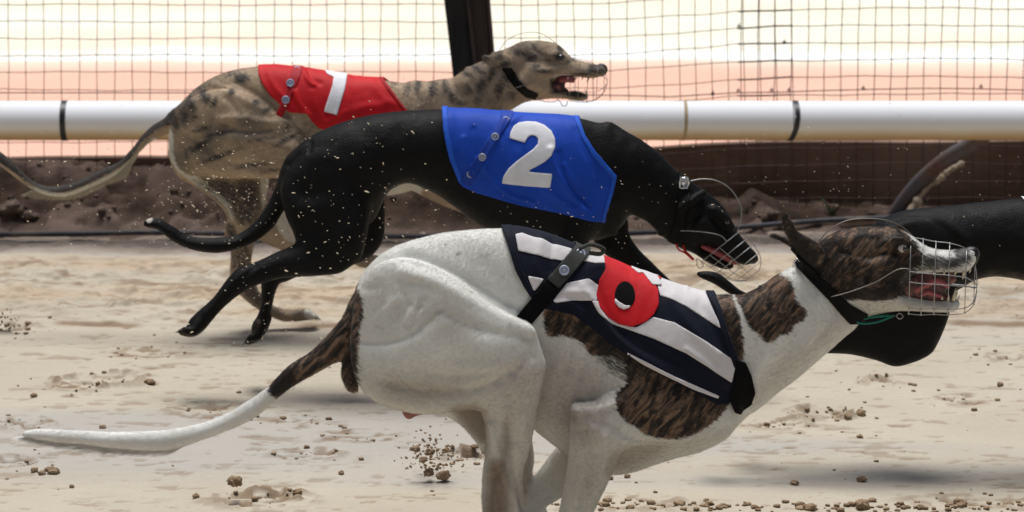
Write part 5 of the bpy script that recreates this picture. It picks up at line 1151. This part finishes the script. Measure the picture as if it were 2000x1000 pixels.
    fo = [([(430, 230), (470, 226), (520, 236), (560, 238)], 7, 4.5), ([(435, 243), (480, 253), (530, 250)], 5, -4), ([(400, 165), (450, 180), (500, 205), (548, 230), (585, 262)], 6, 3.6), ([(460, 165), (510, 190), (545, 215), (560, 224)], 6, -3), ([(360, 250), (420, 262), (500, 270), (570, 285)], 8, 3.2), ([(365, 262), (400, 285), (460, 315), (540, 325)], 7, -3.4), ([(440, 190), (460, 205), (470, 222)], 5, -2.5), ([(380, 200), (400, 240)], 8, 2), ([(350, 300), (420, 330), (520, 335)], 8, 2.2), ([(560, 250), (580, 270), (600, 290)], 5, -2), ([(880, 165), (910, 200), (930, 240)], 8, -2.5), ([(960, 130), (965, 170), (945, 215)], 8, 2.6), ([(985, 150), (985, 190), (965, 225)], 6, -2.2), ([(1010, 185), (1000, 205)], 5, 1.6), ([(1040, 100), (1060, 112), (1085, 122)], 3, -1.5), ([(1030, 130), (1060, 140), (1090, 135)], 4, 1.5), ([(800, 175), (820, 200)], 5, -1.6), ([(500, 350), (500, 400), (485, 440)], 6, 2.2), ([(475, 350), (470, 410), (462, 440)], 6, -2)]
    rg = random.Random(12)
    ds = [(470, 157, 14, 8, 0, .9), (455, 150, 30, 7, 10, .55), (452, 182, 7, 5, -20, .8), (500, 200, 6, 5, -30, .9), (400, 190, 16, 8, 40, .8), (372, 205, 14, 7, 50, .8), (420, 200, 9, 6, -60, .7), (360, 232, 10, 16, 0, .7), (380, 228, 8, 5, 0, .6), (345, 240, 7, 14, 0, .7), (395, 250, 16, 5, -15, .7), (430, 258, 30, 4, -15, .8), (395, 280, 26, 5, -35, .85), (430, 302, 34, 5, -22, .75), (500, 318, 44, 6, -5, .6), (560, 270, 26, 5, -25, .7), (510, 268, 30, 4, -8, .45), (600, 292, 14, 5, -50, .7), (520, 215, 10, 4, -30, .7), (440, 240, 10, 4, 0, .5), (370, 290, 8, 5, -30, .6), (365, 305, 6, 12, 0, .5), (545, 330, 50, 6, 0, .45),
          (560, 245, 8, 30, 20, .4), (600, 260, 30, 30, 0, .45), (770, 165, 12, 6, 0, .6), (795, 178, 8, 12, 0, .6), (815, 172, 6, 12, 10, .8), (845, 178, 8, 16, 10, .75), (870, 175, 6, 14, -20, .75), (880, 190, 6, 16, -30, .7), (910, 150, 14, 4, 25, .7), (935, 142, 16, 4, 30, .7), (915, 180, 12, 9, 40, .7), (940, 170, 9, 18, 30, .7), (960, 150, 6, 18, 20, .7), (975, 180, 9, 16, 10, .8), (900, 205, 14, 5, 0, .6), (990, 160, 5, 16, -30, .6), (1000, 190, 12, 8, 20, .6), (930, 200, 10, 10, 20, .5),
          (1000, 98, 8, 6, 30, .5), (1015, 108, 20, 6, 15, .7), (1045, 96, 8, 5, 60, .6), (1040, 118, 12, 8, -10, .75), (1045, 132, 10, 5, 0, .8), (1062, 142, 14, 4, 5, .7), (1075, 122, 14, 3, 10, .5), (1095, 103, 6, 9, -30, .8), (1092, 115, 11, 7, 0, .85), (1125, 122, 26, 4, -15, .6), (1165, 140, 14, 9, 0, .9), (1140, 150, 26, 3, 0, .75), (1130, 190, 20, 6, 0, .95), (1090, 185, 12, 4, 0, .7), (975, 112, 8, 8, 0, .7), (985, 130, 16, 7, -20, .8), (950, 115, 9, 7, 0, .7), (1078, 165, 4, 10, 0, .8), (1005, 150, 10, 6, 40, .5)]
    dark = [([(344, 208), (320, 228), (280, 260), (250, 296), (200, 328), (130, 356), (90, 362), (60, 350), (20, 310), (-40, 274), (-100, 260), (-100, 280), (0, 318), (50, 352), (95, 373), (140, 370), (215, 336), (255, 308), (275, 278), (310, 250), (345, 236)], 4, 1.4, -.01), ([(440, 440), (460, 440), (462, 480), (448, 480)], 6, .8, .02), ([(380, 352), (470, 350), (508, 356), (504, 430), (470, 440), (440, 400)], 10, .8, .02), ([(452, 480), (495, 480), (492, 560), (540, 600), (560, 625), (500, 600), (455, 550)], 8, .6, .02)]  # dark tail marking; far hind leg patches paint that leg's shade
    white = [([(326, 258), (338, 262), (340, 300), (352, 334), (392, 362), (430, 394), (450, 420), (448, 448), (436, 420), (410, 395), (370, 368), (330, 330)], 4, .9), ([(508, 340), (528, 340), (524, 375), (512, 410)], 5, 1, .02), ([(595, 600), (624, 602), (622, 630), (600, 626)], 5, .9, .03), ([(740, 350), (820, 340), (815, 384), (740, 386)], 5, .85, -.02), ([(536, 405), (562, 415), (574, 440), (580, 474), (556, 466), (540, 440)], 6, 1, .03), ([(60, 366), (100, 372), (140, 372), (215, 340), (250, 316), (300, 268), (300, 290), (240, 345), (140, 395), (60, 385)], 4, .9, -.01)]
    finish_body(sc, F, org, M_fawn, root, fo, white=white, dark=dark, dspots=ds, noise=.0012)
    part_puff(Y, (1155, 115, 1200, 160), (-.04, .04), .0014, lambda s, f: s.puff(f, [(1168, 126), (1177, 124), (1185, 129), (1187, 138), (1182, 146), (1173, 150), (1166, 142)], ratio=1.0, k=.004), 'nose', M_nose, root, org)
    for s_ in (-1, 1): ball('eye', 1095, 112, Y, s_*.034, .0088, M_eye, root, org, (1, .8, .85))
    part_puff(Y, (1060, 140, 1160, 200), (-.04, .04), .0014, lambda s, f: s.puff(f, [(1072, 165), (1078, 154), (1092, 147), (1112, 147), (1122, 150), (1118, 160), (1106, 161), (1104, 170), (1112, 178), (1100, 182), (1080, 178)], ratio=.7, k=.003), 'mouth_lining', M_mouth, root, org)
    part_puff(Y, (1080, 140, 1160, 200), (-.04, .04), .0014, lambda s, f: s.chain(f, [(1096, 156, -.006, 6), (1110, 154, -.008, 7), (1118, 156, -.008, 6)], k=.003), 'tongue', M_tongue, root, org)
    for (a, b, yo, r0) in [((1150, 151), (1146, 162), -.011, .0034), ((1160, 150), (1158, 158), -.007, .0024), ((1138, 151), (1136, 157), -.014, .0026), ((1147, 186), (1143, 174), -.009, .0034), ((1126, 151), (1124, 156), -.015, .0026), ((1110, 150), (1108, 156), -.016, .003)]:
        mb = MB(); p, q = W(a[0], a[1], Y+yo)-org, W(b[0], b[1], Y+yo)-org; mb.tube([p, (p+q)/2, q], [r0*.8, r0*.6, r0*.12], 8); mb.build('tooth', M_tooth, root)
    claws(582, 615, .05, 36, 4, 9, Y, org, root)
    col = shell(sc, F, [(980, 135), (1000, 133), (1012, 155), (1030, 175), (1052, 188), (1046, 198), (1028, 194), (1008, 176), (992, 156)], .0035, -.05, thick=.003, name='collar', mat_=M_collar, parent=root, org=org)
    st = [(1114, 155, 42, .044), (1130, 157, 42, .043), (1148, 160, 40, .040), (1166, 162, 33, .032), (1180, 161, 20, .02), (1186, 160, 5, .006)]
    bk = basket(Y, st, org, root, (1, .05), [0, 60, 120, 160, 180, 200, 240, 300], .0007, M_steel_d, weld=False)
    mb = MB(); px_tube(mb, [(976, 98, -.02), (987, 82, -.016), (1007, 69, -.012), (1033, 63, -.008), (1058, 66, -.004), (1080, 80, 0), (1095, 95, 0), (1114, 113, 0)], Y, org, .0008)
    for s_ in (-1, 1): px_tube(mb, [(1005, 172, s_*.05), (1030, 165, s_*.054), (1060, 158, s_*.052), (1090, 148, s_*.046), (1114, 146, s_*.044)], Y, org, .0008)
    px_tube(mb, [(1050, 192, -.01), (1062, 198, -.01), (1080, 199, -.01), (1092, 196, -.006), (1098, 206, -.006), (1106, 206, -.006), (1108, 197, -.004)], Y, org, .0009)
    mb.build('muzzle_stay', M_steel_d, bk)
    c2 = lambda L: [(300+a/2.778, 60+b/2.778) for a, b in L]
    lines = [([(590, 140), (600, 158), (612, 168)], 4, 2.8), ([(598, 142), (612, 160), (625, 165)], 4, -2.2), ([(575, 180), (585, 205), (605, 225)], 5, 2.5), ([(565, 170), (572, 195), (590, 215)], 4, -1.8), ([(640, 240), (690, 215), (750, 205)], 8, 1.8), ([(670, 165), (690, 200), (680, 230)], 8, -1.2), ([(520, 140), (535, 170), (555, 190)], 5, 1.4), ([(720, 160), (745, 190), (770, 205)], 6, 1.3), ([(610, 180), (620, 215), (635, 240)], 5, 1.6)]
    dp = lambda V, N: 1.5*folds(V, N, Y, lines)+.0034*(fbm(V[:, 0]*17+V[:, 2]*7+5, V[:, 2]*8-V[:, 0]*3+5, 79, 4)-.5)*2
    jp = c2([(548, 150), (700, 150), (900, 165), (1200, 225), (1218, 258), (1280, 322), (1340, 398), (1372, 436), (1372, 480), (1150, 500), (1000, 515), (930, 537), (900, 527), (862, 492), (832, 447), (740, 442), (700, 410), (680, 392), (630, 350), (600, 310), (575, 270), (560, 230)])
    jk = shell(sc, Fj, jp, .0055, disp=dp, thick=.002, name='racing_jacket', mat_=M_red, parent=root, org=org); jk['label'] = 'red jacket with a white number'
    shell(sc, Fj, c2([(912, 224), (960, 229), (1010, 238), (1045, 252), (1036, 320), (995, 455), (925, 436), (950, 360), (968, 300), (972, 262), (940, 248)]), .0070, disp=dp, thick=.0012, name='number', mat_=M_num, parent=jk, org=org, side='near')
    shell(sc, Fj, c2([(755, 170), (815, 180), (790, 260), (750, 350), (735, 400), (690, 482), (660, 458), (700, 380), (725, 290), (745, 220)]), .0070, disp=dp, thick=.002, name='belly_strap', mat_=M_redd, parent=jk, org=org, side='near')
    shell(sc, Fj, c2([(1205, 235), (1222, 256), (1284, 320), (1344, 396), (1376, 434), (1368, 444), (1332, 404), (1268, 326), (1208, 262)]), .0070, disp=dp, thick=.002, name='binding', mat_=M_redd, parent=jk, org=org)
    for px, py in ((580, 136), (567, 162), (558, 195)): snap(sc, Fj, px, py, .0095, org, jk, .0098)
    fringe('tail_hair', Y, [(60, 372), (110, 378), (160, 372), (210, 350), (245, 325), (270, 300)], [(40, 384), (95, 392), (150, 389), (200, 366), (240, 352), (252, 326)], org, root, M_hair_c, 1500, 0, .0006, 9, .008)
    return sc, F
M_hair_c = mat('cream_hair', (.55, .48, .36), .8, .2)

# ================================================================ 4. black dog leaving the frame
def lead_dog():
    Y = 6.2; sc = Sculpt(Y, (1340, 330, 2900, 1010), (-.16, .16), .0042)
    org = np.array([W(2000, 500, Y)[0], Y, 0.])
    root = empty('greyhound', org, 'black greyhound cut off by the right edge, only its hindquarters in view', 'dog', 'racing greyhounds')
    F = sc.new()
    sc.puff(F, [(1690, 460), (1705, 440), (1725, 426), (1762, 413), (1805, 406), (1860, 402), (1920, 395), (2000, 389), (2100, 388), (2220, 396), (2340, 410), (2440, 430), (2480, 500), (2470, 600), (2420, 680), (2330, 700), (2230, 670), (2130, 610), (2050, 565), (2000, 548), (1950, 539), (1905, 546), (1860, 570), (1780, 580), (1710, 540)], ctrl=[(1760, 480, 0, .62), (1950, 470, 0, .72), (2350, 540, 0, .58)])
    Fj = F.copy()
    sc.puff(F, [(2380, 430), (2460, 440), (2540, 430), (2620, 400), (2660, 430), (2640, 480), (2560, 540), (2480, 610), (2400, 600)], ratio=.6, k=.03)
    sc.puff(F, [(2600, 415), (2630, 390), (2670, 375), (2710, 385), (2740, 405), (2800, 425), (2830, 440), (2825, 455), (2780, 462), (2720, 465), (2660, 480), (2620, 470)], ratio=.7, k=.02)
    for s_ in (-1, 1): sc.chain(F, [(2660, 385, s_*.02, 8), (2630, 400, s_*.035, 10), (2600, 420, s_*.042, 5)], k=.006)
    sc.puff(F, [(1700, 470), (1740, 440), (1800, 430), (1850, 470), (1872, 560), (1858, 605), (1846, 640), (1832, 672), (1818, 692), (1790, 706), (1750, 716), (1710, 704), (1660, 691), (1600, 688), (1560, 682), (1520, 676), (1500, 650), (1540, 634), (1600, 628), (1660, 610), (1690, 560)], k=.014, ctrl=[(1780, 560, -.045, .42), (1760, 680, -.05, .5), (1600, 660, -.055, .7)])
    sc.chain(F, [(1530, 660, -.055, 20), (1470, 705, -.055, 15), (1420, 750, -.055, 13), (1400, 765, -.055, 12)], k=.012); paw(sc, F, 1402, 762, -.055, 40, 150, 10)
    sc.puff(F, [(1720, 500), (1800, 460), (1840, 520), (1830, 600), (1800, 660), (1740, 680), (1640, 670), (1560, 650), (1560, 625), (1640, 620), (1700, 580)], k=.014, ctrl=[(1780, 560, .045, .45), (1600, 650, .05, .7)])
    sc.chain(F, [(1580, 640, .05, 18), (1500, 680, .05, 14), (1470, 740, .05, 12)], k=.012); paw(sc, F, 1470, 738, .05, 38, 130, 10)
    for s_, x in ((-1, 0), (1, 40)): sc.chain(F, [(2380+x, 620, s_*.05, 50), (2470+x, 700, s_*.055, 28), (2580+x, 760, s_*.055, 18), (2690+x, 800, s_*.055, 14)], k=.03); paw(sc, F, 2690+x, 800, s_*.055, 45, 15, 11)
    sc.puff(F, [(1720, 440), (1705, 450), (1690, 500), (1655, 560), (1600, 605), (1540, 618), (1490, 608), (1445, 586), (1420, 572), (1395, 556), (1368, 543), (1357, 534), (1364, 530), (1385, 529), (1404, 534), (1424, 548), (1450, 568), (1490, 582), (1545, 590), (1595, 576), (1640, 540), (1670, 490), (1690, 460)], yc=0, ratio=.85, k=.012)
    fo = [([(1740, 450), (1790, 432), (1850, 440), (1890, 470)], 10, 3.5), ([(1860, 500), (1880, 560)], 10, -2.5), ([(1900, 410), (1930, 460), (1920, 520)], 14, -2), ([(1760, 480), (1800, 560), (1790, 640)], 18, 2.5)]
    finish_body(sc, F, org, M_black, root, fo, pat=[([(1940, 532), (2000, 538), (2060, 560), (2060, 580), (1990, 560), (1930, 550)], 5, .9)], noise=.0014)
    ball('eye', 2712, 412, Y, -.04, .009, M_eye, root, org); ball('nose', 2826, 446, Y, 0, .014, M_nose, root, org)
    dp = lambda V, N: .002*(fbm(V[:, 0]*12+5, V[:, 2]*12+5, 79, 3)-.5)*2
    jk = shell(sc, Fj, [(1982, 372), (2200, 370), (2440, 400), (2470, 470), (2420, 600), (2200, 600), (2090, 540), (2050, 470), (2010, 398), (1990, 391)], .0045, disp=dp, thick=.002, name='racing_jacket', mat_=M_num, parent=root, org=org)
    jk['label'] = 'white jacket edge at the picture border'
    return sc, F

for f in (white_dog, black_dog, brindle_dog, lead_dog): f()
